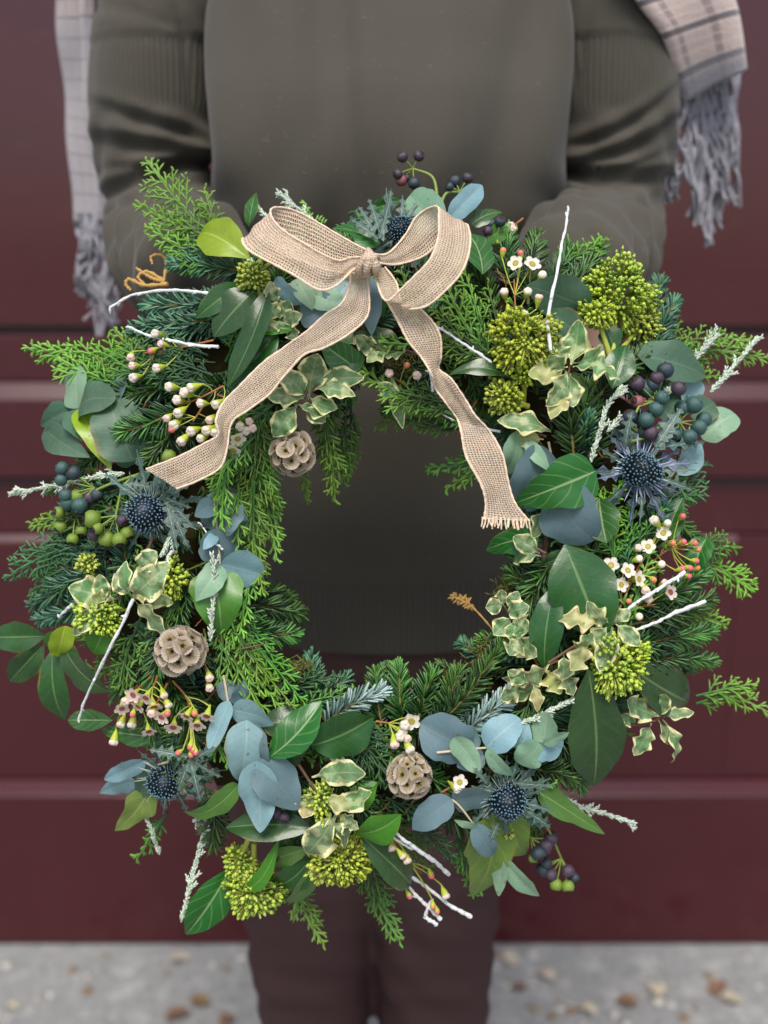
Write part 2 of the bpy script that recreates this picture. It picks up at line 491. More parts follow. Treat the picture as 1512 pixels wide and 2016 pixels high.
hd = jn((0, .985, 1.57), .075, jaw); cr = jn((0, 1.0, 1.64), .066, hd)
for s in (-1, 1):
    a = jn(SH[s] * [.86, 1, 1] + [0, .03, -.01], .024, ch); a = jn((SH[s] + EL[s]) / 2 + [s * .026, .005, .012], .026, a); b = jn(EL[s] + [s * .012, 0, .015], .026, a); c = jn(WR[s], .022, b)
    hdir = nrm(np.array([s * .06, -.10, -1.0])); hand = WR[s] + hdir * .035; palm = WR[s] + hdir * .075
    d = jn(hand, (.030, .016), c); e = jn(palm, (.032, .013), d)
    up = np.array([-s * 1.0, -.1, .1]); up = nrm(up - hdir * (up @ hdir)); inn = np.array([0, -1.0, 0])
    for k, (o_, ln) in enumerate(((.027, .066), (.009, .074), (-.009, .069), (-.026, .054))):
        f0 = jn(palm + up * o_ + hdir * .012, .0092, e)
        f1 = jn(palm + up * o_ + hdir * (.012 + ln * .40) + inn * .008, .0086, f0)
        f2 = jn(palm + up * o_ + hdir * (.012 + ln * .62) + inn * .024, .0078, f1)
        jn(palm + up * o_ + hdir * (.012 + ln * .70) + inn * .040, .0068, f2)
    t0 = jn(hand + up * .034 + hdir * .010, .0115, d); t1 = jn(hand + up * .052 + hdir * .034 + inn * .010, .010, t0); jn(hand + up * .058 + hdir * .056 + inn * .022, .0085, t1)
    h = jn((KN[s][0] * .8 + .002, 1.0, .78), .078, pel); k = jn(KN[s] + [0, .01, 0], .048, h); an = jn(AN[s], .034, k); jn(AN[s] + [0, -.11, -.035], (.032, .022), an)
body = skin_mesh('body', vv, ee, rr, 0, M_SKIN, person)
# face, hair (above the frame)
M_EYE = plain('eye_white', (0.7, 0.7, 0.68, 1), 0.2, 0.5, 0.05); M_IRIS = plain('iris', (0.05, 0.03, 0.02, 1), 0.2); M_LIP = plain('lip', (0.38, 0.13, 0.12, 1), 0.4)
for s in (-1, 1):
    mb = MB(); balls(mb, [(s * .030, -.083, 1.578)], .0125, ic=ICO2); balls(mb, [(s * .030, -.0905, 1.578)], .006, mat=1, ic=ICO2)
    mb.build('eye', [M_EYE, M_IRIS], person)
    mb = MB(); balls(mb, [(s * .079, .0, 1.565)], .03, ic=ICO2, sq=(.28, .6, 1)); mb.build('ear', M_SKIN, person)
mb = MB(); tube(mb, crom([(0, -.082, 1.582), (0, -.100, 1.556), (0, -.108, 1.545), (0, -.09, 1.538)], 8), [.006, .008, .009, .011, .012, .012, .010, .007], 8); mb.build('nose', M_SKIN, person)
mb = MB(); tube(mb, crom([(-.022, -.078, 1.512), (-.008, -.087, 1.516), (.008, -.087, 1.516), (.022, -.078, 1.512)], 9), [.002, .004, .005, .0055, .005, .0055, .005, .004, .002], 8); mb.build('mouth', M_LIP, person)
M_HAIR = plain('brown_hair', (0.03, 0.018, 0.012, 1), 0.55, 0.4, 0.4, 300, 0.5)
mb = MB()
hv, hf = ico(3)
hp = hv * [.092, .102, .10] + [0, .02, 1.60]
front = (hv[:, 1] < -.25) & (hv[:, 2] < .45)
hp[front] = (hv[front] * [.07, .06, .08]) + [0, .03, 1.60]
hp[:, 2] -= np.where((hv[:, 2] < -.2) & (hv[:, 1] > -.2), .07, 0)
mb.add(hp, hf); mb.build('hair', M_HAIR, person)

# ---- sweater: torso and sleeves grown into one knitted surface
def superring(cx, cy, z, hw, df, db, k=40, e=2.5):
    th = np.linspace(0, 2 * math.pi, k, endpoint=False)
    c, s = np.cos(th), np.sin(th)
    x = np.sign(c) * np.abs(c) ** (2 / e) * hw
    y = np.sign(s) * np.abs(s) ** (2 / e); y = np.where(y < 0, y * df, y * db)
    return np.stack([cx + x, cy + y, np.full(k, z)], -1)
sec = np.array([  # z, half width, front, back
    (.778, .172, .100, .112), (.80, .180, .108, .122), (.86, .184, .114, .126), (.93, .176, .112, .118), (1.00, .165, .108, .106),
    (1.07, .162, .106, .10), (1.115, .161, .116, .10), (1.16, .161, .138, .10), (1.205, .162, .150, .10), (1.25, .162, .142, .10), (1.29, .162, .122, .10),
    (1.34, .160, .098, .098), (1.375, .150, .078, .085), (1.405, .105, .062, .07), (1.43, .068, .056, .06), (1.455, .06, .055, .058)])
fine = crom(sec, 60)
mb = MB()
loft(mb, [superring(.003, 0.0, z, hw * .955, df, db, e=2.0) for z, hw, df, db in fine])
def shell(mb_, vox):
    o_ = mb_.build('sweater', M_SWEAT, person)
    m = o_.modifiers.new('rm', 'REMESH'); m.mode = 'VOXEL'; m.voxel_size = vox
    m = o_.modifiers.new('sm', 'SMOOTH'); m.iterations = 5; m.factor = 0.5
    return o_, evaluated(o_, 'sweater')
sw, me_t = shell(mb, .0042)
mb = MB()
for s in (-1, 1):
    path = crom([SH[s] + [-s * .06, 0, .02], SH[s] + [s * .010, 0, -.008], (SH[s] + EL[s]) / 2 + [s * .020, -.004, .012], EL[s] + [s * .004, .004, .02], EL[s] * .70 + WR[s] * .30 + [s * .004, 0, -.010], EL[s] * .35 + WR[s] * .65, WR[s]], 34) + off
    rad = np.interp(np.linspace(0, 1, 34), [0, .17, .33, .5, .62, .8, 1], [.045, .059, .0580, .0575, .057, .053, .042])
    tube(mb, path, rad, 24)
sw2, me_a = shell(mb, .0038)
nt_ = len(me_t.vertices)
bm = bmesh.new(); bm.from_mesh(me_t); bm.from_mesh(me_a); bm.to_mesh(me_t); bm.free()
bpy.data.objects.remove(sw2)
me = me_t
me.polygons.foreach_set('use_smooth', np.ones(len(me.polygons), bool))
sw.name = 'sweater'
n = len(me.vertices)
co = np.zeros(n * 3); me.vertices.foreach_get('co', co); co = co.reshape(-1, 3)
no = np.zeros(n * 3); me.vertices.foreach_get('normal', no); no = no.reshape(-1, 3)
def ss(x, a, b):
    t = np.clip((x - a) / (b - a), 0, 1); return t * t * (3 - 2 * t)
x, y, z = co.T
ax = np.abs(x)
arm = (np.arange(n) >= nt_).astype(float)
wob = .006 * np.sin(x * 31 + y * 17) + .004 * np.sin(y * 53 + x * 9)
fold = np.zeros(n)
# creases that wrap the crook of the elbow, deeper towards the body
def crease(zc, wid, dep, slope, lo=.0, hi=1.):
    c = z - (zc + slope * (ax - .21)) - wob
    inner = lo + (hi - lo) * (1 - ss(ax, .19, .27))
    return arm * inner * (-dep * np.exp(-(c / wid) ** 2) + dep * .7 * np.exp(-((c - wid * 1.7) / (wid * 1.2)) ** 2))
fold += crease(1.197, .0070, .0115, -.22, .35, 1)
fold += crease(1.224, .0060, .0095, .25, .15, 1)
fold += crease(1.180, .0070, .0070, -.25, .2, .9)
fold += crease(1.245, .0055, .0060, .40, .0, 1)
fold += crease(1.208, .0040, .0050, .05, .0, 1)
fold += crease(1.155, .0080, .0025, -.3, .0, .6)
armfront = arm * ss(-y, .02, .07) * (1 - ss(z, 1.165, 1.20))
fold += armfront * (.0032 * np.sin(y * 120 + z * 40 + 6 * np.sin(z * 30)) + .0022 * np.sin(y * 210 - z * 90 + ax * 70))
fold += arm * .0016 * np.sin(z * 75 + ax * 160 + y * 60) * (1 - ss(z, 1.24, 1.26))
# seam above the ribbed band on the upper arm
fold += arm * .0022 * ss(z, 1.309, 1.3135)
# torso: long soft pulls from the shoulders, flat under the bust, hem step
tor = (1 - arm) * ss(-y, .0, .05)
fold += tor * ss(z, 1.05, 1.2) * (.0070 * np.sin((x + .10 * (z - 1.2)) * 46 + 1.1) * ss(ax, .0, .12) + .0035 * np.sin((x - .22 * (z - 1.2)) * 71 + 2.0 * np.sin(z * 14)))
fold += tor * (.004 * np.sin(z * 38 + x * 6)) * (1 - ss(z, 1.0, 1.12)) * ss(z, .86, .92)
fold += (1 - arm) * -.0035 * (1 - ss(z, .852, .858))
fold += tor * .0045 * np.sin((ax - .30 * (z - 1.1)) * 95) * ss(ax, .07, .13) * ss(z, 1.10, 1.22)
fold += tor * -.010 * np.exp(-((x + .028 + .05 * (z - 1.2)) / .014) ** 2) * ss(z, 1.12, 1.22)
fold += tor * .006 * np.sin(z * 120 + ax * 60) * ss(ax, .09, .15) * np.exp(-((z - 1.13) / .05) ** 2)
# shoulder seam running down to the underarm
sl = ax - (.165 + .10 * (z - 1.27))
fold += -.003 * np.exp(-(sl / .0035) ** 2) * ss(z, 1.24, 1.28) * ss(-y, .0, .04)
co += no * fold[:, None]
me.vertices.foreach_set('co', co.ravel()); me.update()
mask = arm * ss(z, 1.252, 1.257) * (1 - ss(z, 1.306, 1.310)) + (1 - arm) * (1 - ss(z, .848, .853))
phase = np.where(arm > .5, np.arctan2(y, ax - .215) * .056, x) * (2 * math.pi / .0052)
for nm, val in (('rib_mask', mask), ('rib_phase', phase)):
    a = me.attributes.new(nm, 'FLOAT', 'POINT'); a.data.foreach_set('value', val)

# ---- leggings
mb = MB()
hipc = np.array([-.004, 0.0, 0])
loft(mb, [superring(hipc[0], 0.0, z_, hw, df, db, e=2.2) for z_, hw, df, db in ((.72, .10, .06, .08), (.755, .14, .085, .10), (.80, .160, .094, .105), (.86, .165, .092, .105))])
for s in (-1, 1):
    k = KN[s] + off; a = AN[s] + off
    path = crom([(s * .088, .0, .82), (k[0] + s * .020, -.008, .66), (k[0] - s * .001, -.022, .55), tuple(k), (k[0], .0, .34), (a[0], .01, .2), tuple(a)], 40)
    rad = np.interp(np.linspace(0, 1, 40), [0, .18, .33, .5, .67, .83, 1], [.084, .080, .069, .0645, .060, .053, .040])
    tube(mb, path, rad, 22)
lg = mb.build('leggings', M_LEG, person)
m = lg.modifiers.new('rm', 'REMESH'); m.mode = 'VOXEL'; m.voxel_size = 0.006
m = lg.modifiers.new('sm', 'SMOOTH'); m.iterations = 5; m.factor = 0.5
ml = evaluated(lg, 'leggings'); nl_ = len(ml.vertices)
cl = np.zeros(nl_ * 3); ml.vertices.foreach_get('co', cl); cl = cl.reshape(-1, 3)
nl2 = np.zeros(nl_ * 3); ml.vertices.foreach_get('normal', nl2); nl2 = nl2.reshape(-1, 3)
lx, ly, lz = cl.T
fl = .0018 * np.sin(lz * 95 + lx * 60 + 2 * np.sin(lx * 30)) * (1 - ss(np.abs(lz - .45), .0, .16)) + .0012 * np.sin(lz * 31 + lx * 90) + .0010 * np.sin(lz * 170 + ly * 80)
cl += nl2 * fl[:, None]; ml.vertices.foreach_set('co', cl.ravel()); ml.update()
M_SHOE = plain('black_leather', (0.012, 0.011, 0.011, 1), 0.4)
for s in (-1, 1):
    mb = MB(); a = AN[s] + off
    rings = []
    for t_ in np.linspace(0, 1, 12):
        yy = .07 - .24 * t_; hw = .036 * (1 - .35 * abs(2 * t_ - 1) ** 3) ; top = .095 * (1 - ss(t_, .25, .7)) + .045 * ss(t_, .25, .7); top *= (1 - .35 * max(0, t_ - .85) / .15)
        th = np.linspace(0, 2 * math.pi, 16, endpoint=False)
        rings.append(np.stack([a[0] + np.cos(th) * hw, np.full(16, yy + a[1]), .003 + np.maximum(0, (np.sin(th) * .5 + .5)) * top], -1))
    loft(mb, rings); mb.build('shoe', M_SHOE, person)

# ---- scarf
def scarf_material():
    t = NT('plaid_wool')
    u, v, _ = t.sep(t.uv())
    def stripes(x, n, w):
        return t.math('SUBTRACT', 1.0, t.step(t.math('ABSOLUTE', t.math('SUBTRACT', t.math('FRACT', t.math('MULTIPLY', x, n)), 0.5)), w * .6, w))
    nz = t.noise(t.obj(), 400, 3, 0.7)
    c = t.mix(nz, (0.40, 0.31, 0.28, 1), (0.56, 0.46, 0.41, 1))
    c = t.mix(t.math('MULTIPLY', stripes(u, 5.0, .12), .6), c, (0.16, 0.13, 0.13, 1))
    c = t.mix(t.math('MULTIPLY', stripes(v, 4.5, .10), .85), c, (0.07, 0.065, 0.075, 1))
    c = t.mix(t.math('MULTIPLY', stripes(v, 18.0, .2), .35), c, (0.62, 0.50, 0.47, 1))
    gm = t.math('MULTIPLY', t.attr('tip'), t.math('ADD', .75, t.math('MULTIPLY', nz, .4)), clamp=True)
    c = t.mix(gm, c, t.mix(nz, (0.13, 0.13, 0.155, 1), (0.30, 0.295, 0.32, 1)))
    return t.done(t.pbsdf(c, 0.95, 0.1, t.bump(nz, 0.7, 0.002), **{'Sheen Weight': 0.4}))
M_SCARF = scarf_material()
M_TASSEL = plain('grey_wool', (0.25, 0.245, 0.27, 1), 0.95, 0.1, 1.2, 160, 0.6)
def strip(mb, secs, nl, nw, mat=0, wave=0.0, tipf=None, vscale=1.0, bulge=None):
    s_ = crom(np.array([np.concatenate([a, b]) for a, b in secs]), nl)
    A, B = s_[:, :3], s_[:, 3:]
    u = np.linspace(0, 1, nw)
    v = A[:, None] * (1 - u)[None, :, None] + B[:, None] * u[None, :, None]
    if bulge is not None: v = v + np.sin(math.pi * u)[None, :, None] * np.asarray(bulge)
    w_ = np.linalg.norm(B - A, axis=1).mean()
    ln = np.concatenate([[0], np.cumsum(np.linalg.norm(np.diff((A + B) / 2, axis=0), axis=1))]) / w_ * vscale
    if wave:
        nrm_ = nrm(np.cross(np.gradient((A + B) / 2, axis=0), B - A))
        v = v + nrm_[:, None] * (wave * (np.sin(u * 9.0)[None] + .4 * np.sin(u * 17 + 1)[None] + .35 * np.sin(ln[:, None] * 5 + u[None] * 3)))[..., None]
    i = np.arange(nl - 1)[:, None] * nw + np.arange(nw - 1)[None]
    q = np.stack([i, i + 1, i + nw + 1, i + nw], -1).reshape(-1, 4)
    uv = np.stack([np.tile(u, nl), np.repeat(ln, nw)], -1)
    tt = None if tipf is None else np.repeat(tipf(np.linspace(0, 1, nl)), nw)
    mb.add(v.reshape(-1, 3), q, mat, uv, tt)
    return A, B, v
def at(px, py, Y): return ray(px, py, Y) + off
mb = MB()
neckL = [(np.array([-.03, .085, 1.40]), np.array([-.03, .06, 1.475])), (np.array([-.09, .075, 1.415]), np.array([-.075, .03, 1.465])), (np.array([-.16, .09, 1.425]), np.array([-.14, -.005, 1.432]))]
neckR = [(a * [-1, 1, 1], b * [-1, 1, 1]) for a, b in neckL]
Lsec = neckL + [(at(112, -95, 1.10), at(230, -110, 1.01)), (at(120, 0, 1.12), at(196, -10, 1.05)), (at(128, 100, 1.12), at(190, 100, 1.06)), (at(140, 220, 1.12), at(200, 230, 1.06)), (at(148, 340, 1.10), at(216, 350, 1.05)), (at(154, 440, 1.09), at(228, 436, 1.05))]
Rsec = neckR + [(at(1425, -110, 1.08), at(1190, -120, .925)), (at(1424, 0, 1.08), at(1258, -5, .93)), (at(1432, 70, 1.08), at(1308, 65, .945)), (at(1440, 115, 1.07), at(1327, 130, .965)), (at(1440, 150, 1.055), at(1345, 205, .99))]
strip(mb, Lsec, 70, 14, wave=.0045, tipf=lambda t: ss(t, .45, .6) * .8)
strip(mb, Rsec, 70, 18, wave=.0045, bulge=(.022, -.03, .012), tipf=lambda t: ss(t, .84, .97) * .95)
sc = mb.build('scarf', M_SCARF, person, label='plaid pinkish beige and grey woollen scarf with long fringe')
m = sc.modifiers.new('so', 'SOLIDIFY'); m.thickness = .004; evaluated(sc, 'scarf')
def tassel(px, py, py2, Y, r, drift):
    mb = MB()
    k = 7; ys = np.linspace(py, py2, k)
    pts = [at(px + drift * (i / (k - 1)) + random.uniform(-5, 5), yy, Y + random.uniform(-.004, .004)) for i, yy in enumerate(ys)]
    for q in range(3):
        jit = np.array([[random.uniform(-.0022, .0022) * min(i, 3) for _ in range(3)] for i in range(k)])
        c = crom(np.array(pts) + jit, 26)
        tw = np.linspace(0, 14, 26) + q * 2.1
        c[:, 0] += np.cos(tw) * r * .55; c[:, 1] += np.sin(tw) * r * .55
        tube(mb, c, np.linspace(r * .75, r * .45, 26) * (1 + .2 * np.sin(np.arange(26) * 2.1)), 6)
    mb.build('tassel', M_TASSEL, sc)
for i in range(17):
    b_ = i // 3
    tassel(1340 + i * 6.9 + random.uniform(-3, 3), 190 - i * 3.6 + random.uniform(-8, 4), (395, 440, 465, 380, 455, 415)[b_] + random.uniform(-25, 10), 1.0 + .055 * i / 16, .0034, (-20, 4, 10, 16, -14, 0)[b_] - (i % 3) * 5 + random.uniform(-5, 5))
for i in range(13):
    tassel(156 + i * 5.6, 418, (570, 615, 640, 655, 600)[i // 3] + random.uniform(-20, 12), 1.085 - .003 * i, .0034, (4, -2, 12, 8, 4)[i // 3] + random.uniform(-5, 5))

# ================================================================== WREATH
S = TANH * WD / 756.0                        # metres per photo pixel at the wreath
CAMR = Matrix.Rotation(R(90) - PITCH, 3, 'X')
CX, CY, RR = 752.0, 1065.0, 445.0            # ring centre and mean radius in photo pixels
def wpos(px, py, z=0.0):
    k = 1 - z * S / WD
    return np.array([(px - CX) * S * k + (CX - 756) * S * (k - 1), (CY - py) * S * k + (1008 - CY) * S * (k - 1), z * S])
wc = Vector((0, 0, CAM_H)) + CAMR @ Vector(((CX - 756) * S, (1008 - CY) * S, -WD))
wreath = thing('wreath', 'round evergreen wreath of fir, ivy, thistles and berries held in front of sweater', 'wreath', wc, (R(90) - PITCH, 0, 0))
def surf(px, py):
    r = math.hypot(px - CX, py - CY); q = (r - RR) / 215.0
    return 105 * math.sqrt(max(0.0, 1 - q * q)) if abs(q) < 1 else -12 * min(1.5, (abs(q) - 1) * 4)
def P(px, py, off_=0.0, z=None):
    return wpos(px, py, (surf(px, py) + off_) if z is None else z)

# ---- materials
M_LAUREL = leaf_mat('glossy_dark_leaf', lin(44, 80, 38), lin(120, 150, 92), lin(110, 140, 85), 0.26, .55, nveins=7, side=.10)
M_MIDGREEN = leaf_mat('mid_green_leaf', lin(78, 124, 48), lin(156, 186, 112), lin(130, 160, 90), 0.33, .45, nveins=7, trans=.25, side=.15)
M_LIME = leaf_mat('young_lime_leaf', lin(140, 168, 38), lin(196, 208, 110), lin(165, 185, 70), 0.33, .6, nveins=7, trans=.3, side=.2)
M_IVY = leaf_mat('ivy_leaf', lin(46, 96, 40), lin(165, 188, 130), lin(120, 155, 85), 0.28, .6, nveins=5, side=.3)
M_IVYPALE = leaf_mat('pale_ivy_leaf', lin(112, 140, 62), lin(165, 182, 110), lin(130, 155, 80), 0.42, .5, nveins=5, trans=.25)
M_EUCB = leaf_mat('eucalyptus_blue_leaf', lin(124, 160, 166), lin(176, 192, 180), lin(140, 168, 165), 0.55, .35, nveins=8, mottled=.25, fine=.15)
M_EUCD = leaf_mat('eucalyptus_slate_leaf', lin(92, 118, 124), lin(120, 130, 118), lin(125, 148, 150), 0.55, .4, nveins=8, mottled=.3, fine=.25)
M_EUCG = leaf_mat('eucalyptus_green_leaf', lin(130, 166, 136), lin(185, 198, 165), lin(150, 178, 140), 0.52, .3, nveins=8, mottled=.25, fine=.1, trans=.25)
M_EUCDK = leaf_mat('eucalyptus_deep_leaf', lin(70, 104, 82), lin(118, 142, 112), lin(110, 140, 96), 0.48, .3, nveins=8, mottled=.3, fine=.12)
M_VAR = leaf_mat('variegated_leaf', lin(104, 138, 92), lin(188, 196, 140), lin(168, 182, 134), 0.42, .4, margin=lin(226, 222, 168), nveins=8, trans=.25, mottled=.3)
M_VARB = leaf_mat('variegated_browned_leaf', lin(160, 168, 110), lin(200, 190, 130), lin(185, 185, 130), 0.5, .4, margin=lin(226, 216, 165), nveins=8, trans=.25, blush=lin(170, 120, 70))
M_BRACT = leaf_mat('thistle_bract', lin(66, 92, 84), lin(165, 180, 160), lin(105, 125, 120), 0.5, .9, nveins=3, mottled=.4, trans=.1)
M_BRACTB = leaf_mat('thistle_blue_bract', lin(60, 78, 98), lin(170, 180, 205), lin(100, 115, 140), 0.5, .9, nveins=3, mottled=.4, trans=.1)
M_STEMG = plain('green_stem', lin(120, 140, 62), .5, .4, .3, 200)
M_STEMY = plain('yellow_green_stem', lin(165, 172, 70), .5, .4, .3, 200)
M_STEMB = plain('brown_stem', lin(96, 72, 58), .65, .3, .5, 200)
M_STEMR = plain('russet_stem', lin(150, 96, 56), .6, .3, .4, 200)
M_STEME = plain('pale_pink_stem', lin(186, 172, 146), .55, .3, .3, 200)
M_CYP = tip_mat('cypress_green', lin(34, 70, 34), lin(100, 148, 58), .5, .25, 1.0, trans=.12, brown=True, var=.6)
M_CYPB = tip_mat('cypress_bright', lin(52, 98, 40), lin(130, 176, 72), .5, .1, .95, trans=.15, brown=True, var=.6)
M_CYPD = tip_mat('cypress_bluegreen', lin(26, 58, 36), lin(74, 120, 70), .5, .2, 1.05, trans=.1, brown=True, var=.6)
M_FIR = tip_mat('fir_green', lin(24, 52, 22), lin(82, 128, 54), .36, .2, 1.0, .5, var=.5, brown=True)
M_FIRB = tip_mat('fir_bluegreen', lin(26, 60, 44), lin(82, 132, 98), .36, .2, 1.0, .5, var=.4, brown=True)
M_FIRS = tip_mat('fir_silver', lin(70, 104, 92), lin(172, 194, 190), .45, .1, .9, .4)
M_FIRSTEM = plain('fir_bark', lin(104, 92, 52), .8, .2, .6, 300)
M_MOSS = plain('moss', lin(52, 46, 24), .95, .1, .9, 90, 1.0)
def white_mat():
    t = NT('white_paint'); nz = t.noise(t.obj(), 420, 4, .7); n2 = t.noise(t.obj(), 90, 3, .6)
    c = t.mix(t.math('MULTIPLY', t.step(nz, .56, .66), .7), (0.74, 0.76, 0.76, 1), (0.22, 0.19, 0.16, 1))
    return t.done(t.pbsdf(t.mix(t.math('MULTIPLY', n2, .35), c, (0.5, 0.52, 0.52, 1)), .6, .3, t.bump(nz, 1.0, .0012)))
M_WHITE = white_mat()
M_SILVER = tip_mat('silver_scale', lin(128, 148, 124), lin(208, 218, 202), .65, .1, .9, .3)
M_BUD = tip_mat('skimmia_bud', lin(88, 118, 24), lin(176, 194, 68), .34, .2, .9, .5, var=.2)
M_PETAL = leaf_mat('wax_petal', lin(236, 228, 214), lin(224, 205, 190), lin(235, 225, 205), .5, .2, trans=.25, mottled=.12)
M_PETALP = leaf_mat('pinkish_wax_petal', lin(240, 218, 206), lin(216, 160, 150), lin(238, 214, 200), .5, .15, trans=.25, mottled=.12)
M_CENT = plain('flower_cup', lin(150, 84, 70), .5, .4, .5, 500)
M_CENTG = plain('flower_cup_yellow', lin(160, 146, 60), .4, .5, .4, 500)
M_CALYX = plain('calyx', lin(168, 182, 60), .45, .4, .3, 300)
M_PINK = plain('pink_bud', lin(206, 104, 104), .4, .5, .5, 220)
M_CORAL = plain('coral_bud', lin(208, 128, 88), .4, .5, .4, 220)
M_CREAM = plain('cream_bud', lin(226, 218, 196), .45, .5, .2, 220)
M_BERB = plain('blue_black_berry', lin(44, 58, 66), .42, .5, .6, 160, .3)
M_BERT = plain('teal_berry', lin(52, 84, 80), .4, .5, .6, 160, .3)
M_BERP = plain('purple_berry', lin(66, 52, 66), .42, .5, .6, 160, .3)
M_BERG = plain('green_berry', lin(108, 132, 46), .38, .5, .6, 160, .3)
M_BERR = plain('reddish_berry', lin(136, 80, 80), .42, .5, .6, 160, .3)
M_CAP = plain('berry_cap', lin(52, 40, 40), .7, .3, .5, 300)
M_POD = None
M_BRACKEN = plain('dry_bracken', lin(176, 140, 84), .8, .2, .5, 200)

def pod_material(name, ca, cb, cc):
    t = NT(name)
    u, v, _ = t.sep(t.uv())
    oc = t.obj()
    nz = t.noise(oc, 200, 3, .6)
    ln = t.math('MULTIPLY', t.math('ADD', t.math('COSINE', t.math('MULTIPLY', u, 2 * math.pi * 34)), 1.0), .5)
    c = t.mix(t.step(v, .25, 1.0), cb, ca)
    c = t.mix(t.math('MULTIPLY', t.step(ln, .45, .95), t.math('MULTIPLY', t.step(v, .15, .6), .55)), c, cc)
    c = t.mix(t.math('SUBTRACT', 1.0, t.step(v, .08, .30)), c, (0.012, 0.010, 0.008, 1))
    c = t.hsv(c, .5, 1, t.math('ADD', .8, t.math('MULTIPLY', nz, .4)))
    p = t.pbsdf(c, .6, .3, t.bump(ln, .5, .001))
    tr = t.n('ShaderNodeBsdfTranslucent'); t.put(tr.inputs['Color'], c)
    ms = t.n('ShaderNodeMixShader'); ms.inputs[0].default_value = .25
    t.t.links.new(p, ms.inputs[1]); t.t.links.new(tr.outputs[0], ms.inputs[2])
    return t.done(ms.outputs[0])
M_POD = pod_material('papery_pod', lin(214, 200, 182), lin(170, 152, 104), lin(120, 100, 86))
M_POD2 = pod_material('mauve_papery_pod', lin(214, 200, 184), lin(186, 170, 106), lin(130, 110, 104))

# ---- leaf
PROF = {
    'laurel': ([0, .03, .12, .28, .5, .72, .88, .96, 1], [.04, .14, .46, .83, 1, .84, .45, .17, 0]),
    'narrow': ([0, .03, .15, .4, .7, .9, 1], [.05, .16, .6, 1, .75, .3, 0]),
    'euc': ([0, .02, .1, .25, .45, .68, .86, .96, 1], [.06, .28, .70, .95, 1, .82, .46, .18, .02]),
    'round': ([0, .02, .1, .25, .5, .75, .92, .98, 1], [.1, .36, .76, .96, 1, .86, .52, .26, .05]),
    'pitt': ([0, .06, .13, .25, .46, .68, .85, .95, 1], [.06, .08, .16, .62, 1, .86, .52, .24, .0]),
    'ivy': ([0, .02, .10, .22, .32, .42, .52, .62, .8, .93, 1], [.12, .5, .82, .97, 1, .82, .66, .60, .40, .16, 0]),
    'heart': ([0, .02, .1, .25, .42, .65, .85, .96, 1], [.12, .5, .86, 1, .96, .70, .36, .12, 0]),
}
def leaf_mesh(name, B, T, w, prof, mat, roll=0.0, bend=0.1, fold=0.25, wave=0.0, wfreq=3.0, nl=16, nw=7, sbend=0.0, curl=0.0, serr=0.0, twist=0.0):
    B = np.asarray(B); T = np.asarray(T)
    ax_ = T - B; L = np.linalg.norm(ax_); ax_ = ax_ / L
    N0 = np.array([0, 0, 1.0]); side = np.cross(ax_, N0)
    if np.linalg.norm(side) < 1e-3: side = np.array([1.0, 0, 0])
    side = nrm(side); N = np.cross(side, ax_)
    c_, s_ = math.cos(roll), math.sin(roll)
    side, N = side * c_ + N * s_, N * c_ - side * s_
    t = np.linspace(0, 1, nl)
    t = .5 * t + .5 * (.5 - .5 * np.cos(math.pi * t))
    if prof == 'spiny':
        wd = np.interp(t, [0, .2, .5, .8, 1], [.25, .7, 1, .55, 0]); wd = wd * np.where(np.arange(nl) % 3 == 1, 2.1, .6); wd[-1] = 0
    else:
        tt, ww = PROF[prof]
        ph = crom(np.stack([tt, ww], -1), 160); wd = np.interp(t, np.maximum.accumulate(ph[:, 0]), np.maximum(0, ph[:, 1]))
    u = np.linspace(-1, 1, nw)
    hw = wd * w * .5
    ph0 = random.uniform(0, 6.28)
    jit = 1 + (.05 * np.sin(t * 9 + ph0) + .025 * np.sin(t * 23 + ph0 * 2) if prof != 'spiny' else 0)
    U = u[None] * np.ones((nl, 1))
    across = U * (hw * jit)[:, None]
    if serr:
        across = across * (1 + serr * (np.abs(U) > .8) * np.sin(np.arange(nl) * 2.4 + np.sign(U[0, 0]))[:, None])
    up = fold * np.abs(across) + bend * L * (4 * t * (1 - t))[:, None] - curl * L * (t ** 2.2)[:, None]
    up = up - fold * .6 * across ** 2 / max(w * .5, 1e-6)
    if wave:
        up = up + wave * w * (np.abs(U) ** 1.6) * (np.sin(t * wfreq * 6.28 + ph0)[:, None] * (U > 0) + np.sin(t * wfreq * 6.28 + ph0 + 2.1)[:, None] * (U < 0)) * np.sin(math.pi * np.clip(t * 1.1, 0, 1))[:, None]
    sb = sbend * L * (4 * t * (1 - t))
    ct, st_ = np.cos(twist * (t - .3))[:, None], np.sin(twist * (t - .3))[:, None]
    across, up = across * ct - (fold * .2) * np.abs(across) * st_, up + across * st_
    pos = B + ax_ * (t * L)[:, None, None] + side * (across + sb[:, None])[..., None] + N * up[..., None]
    i = np.arange(nl - 1)[:, None] * nw + np.arange(nw - 1)[None]
    q = np.stack([i, i + 1, i + nw + 1, i + nw], -1).reshape(-1, 4)
    uv = np.stack([(U * .5 + .5), np.repeat(t[:, None], nw, 1)], -1).reshape(-1, 2)
    mb = MB(); mb.add(pos.reshape(-1, 3), q, 0, uv, .5)
    return mb.mesh(name, mat)

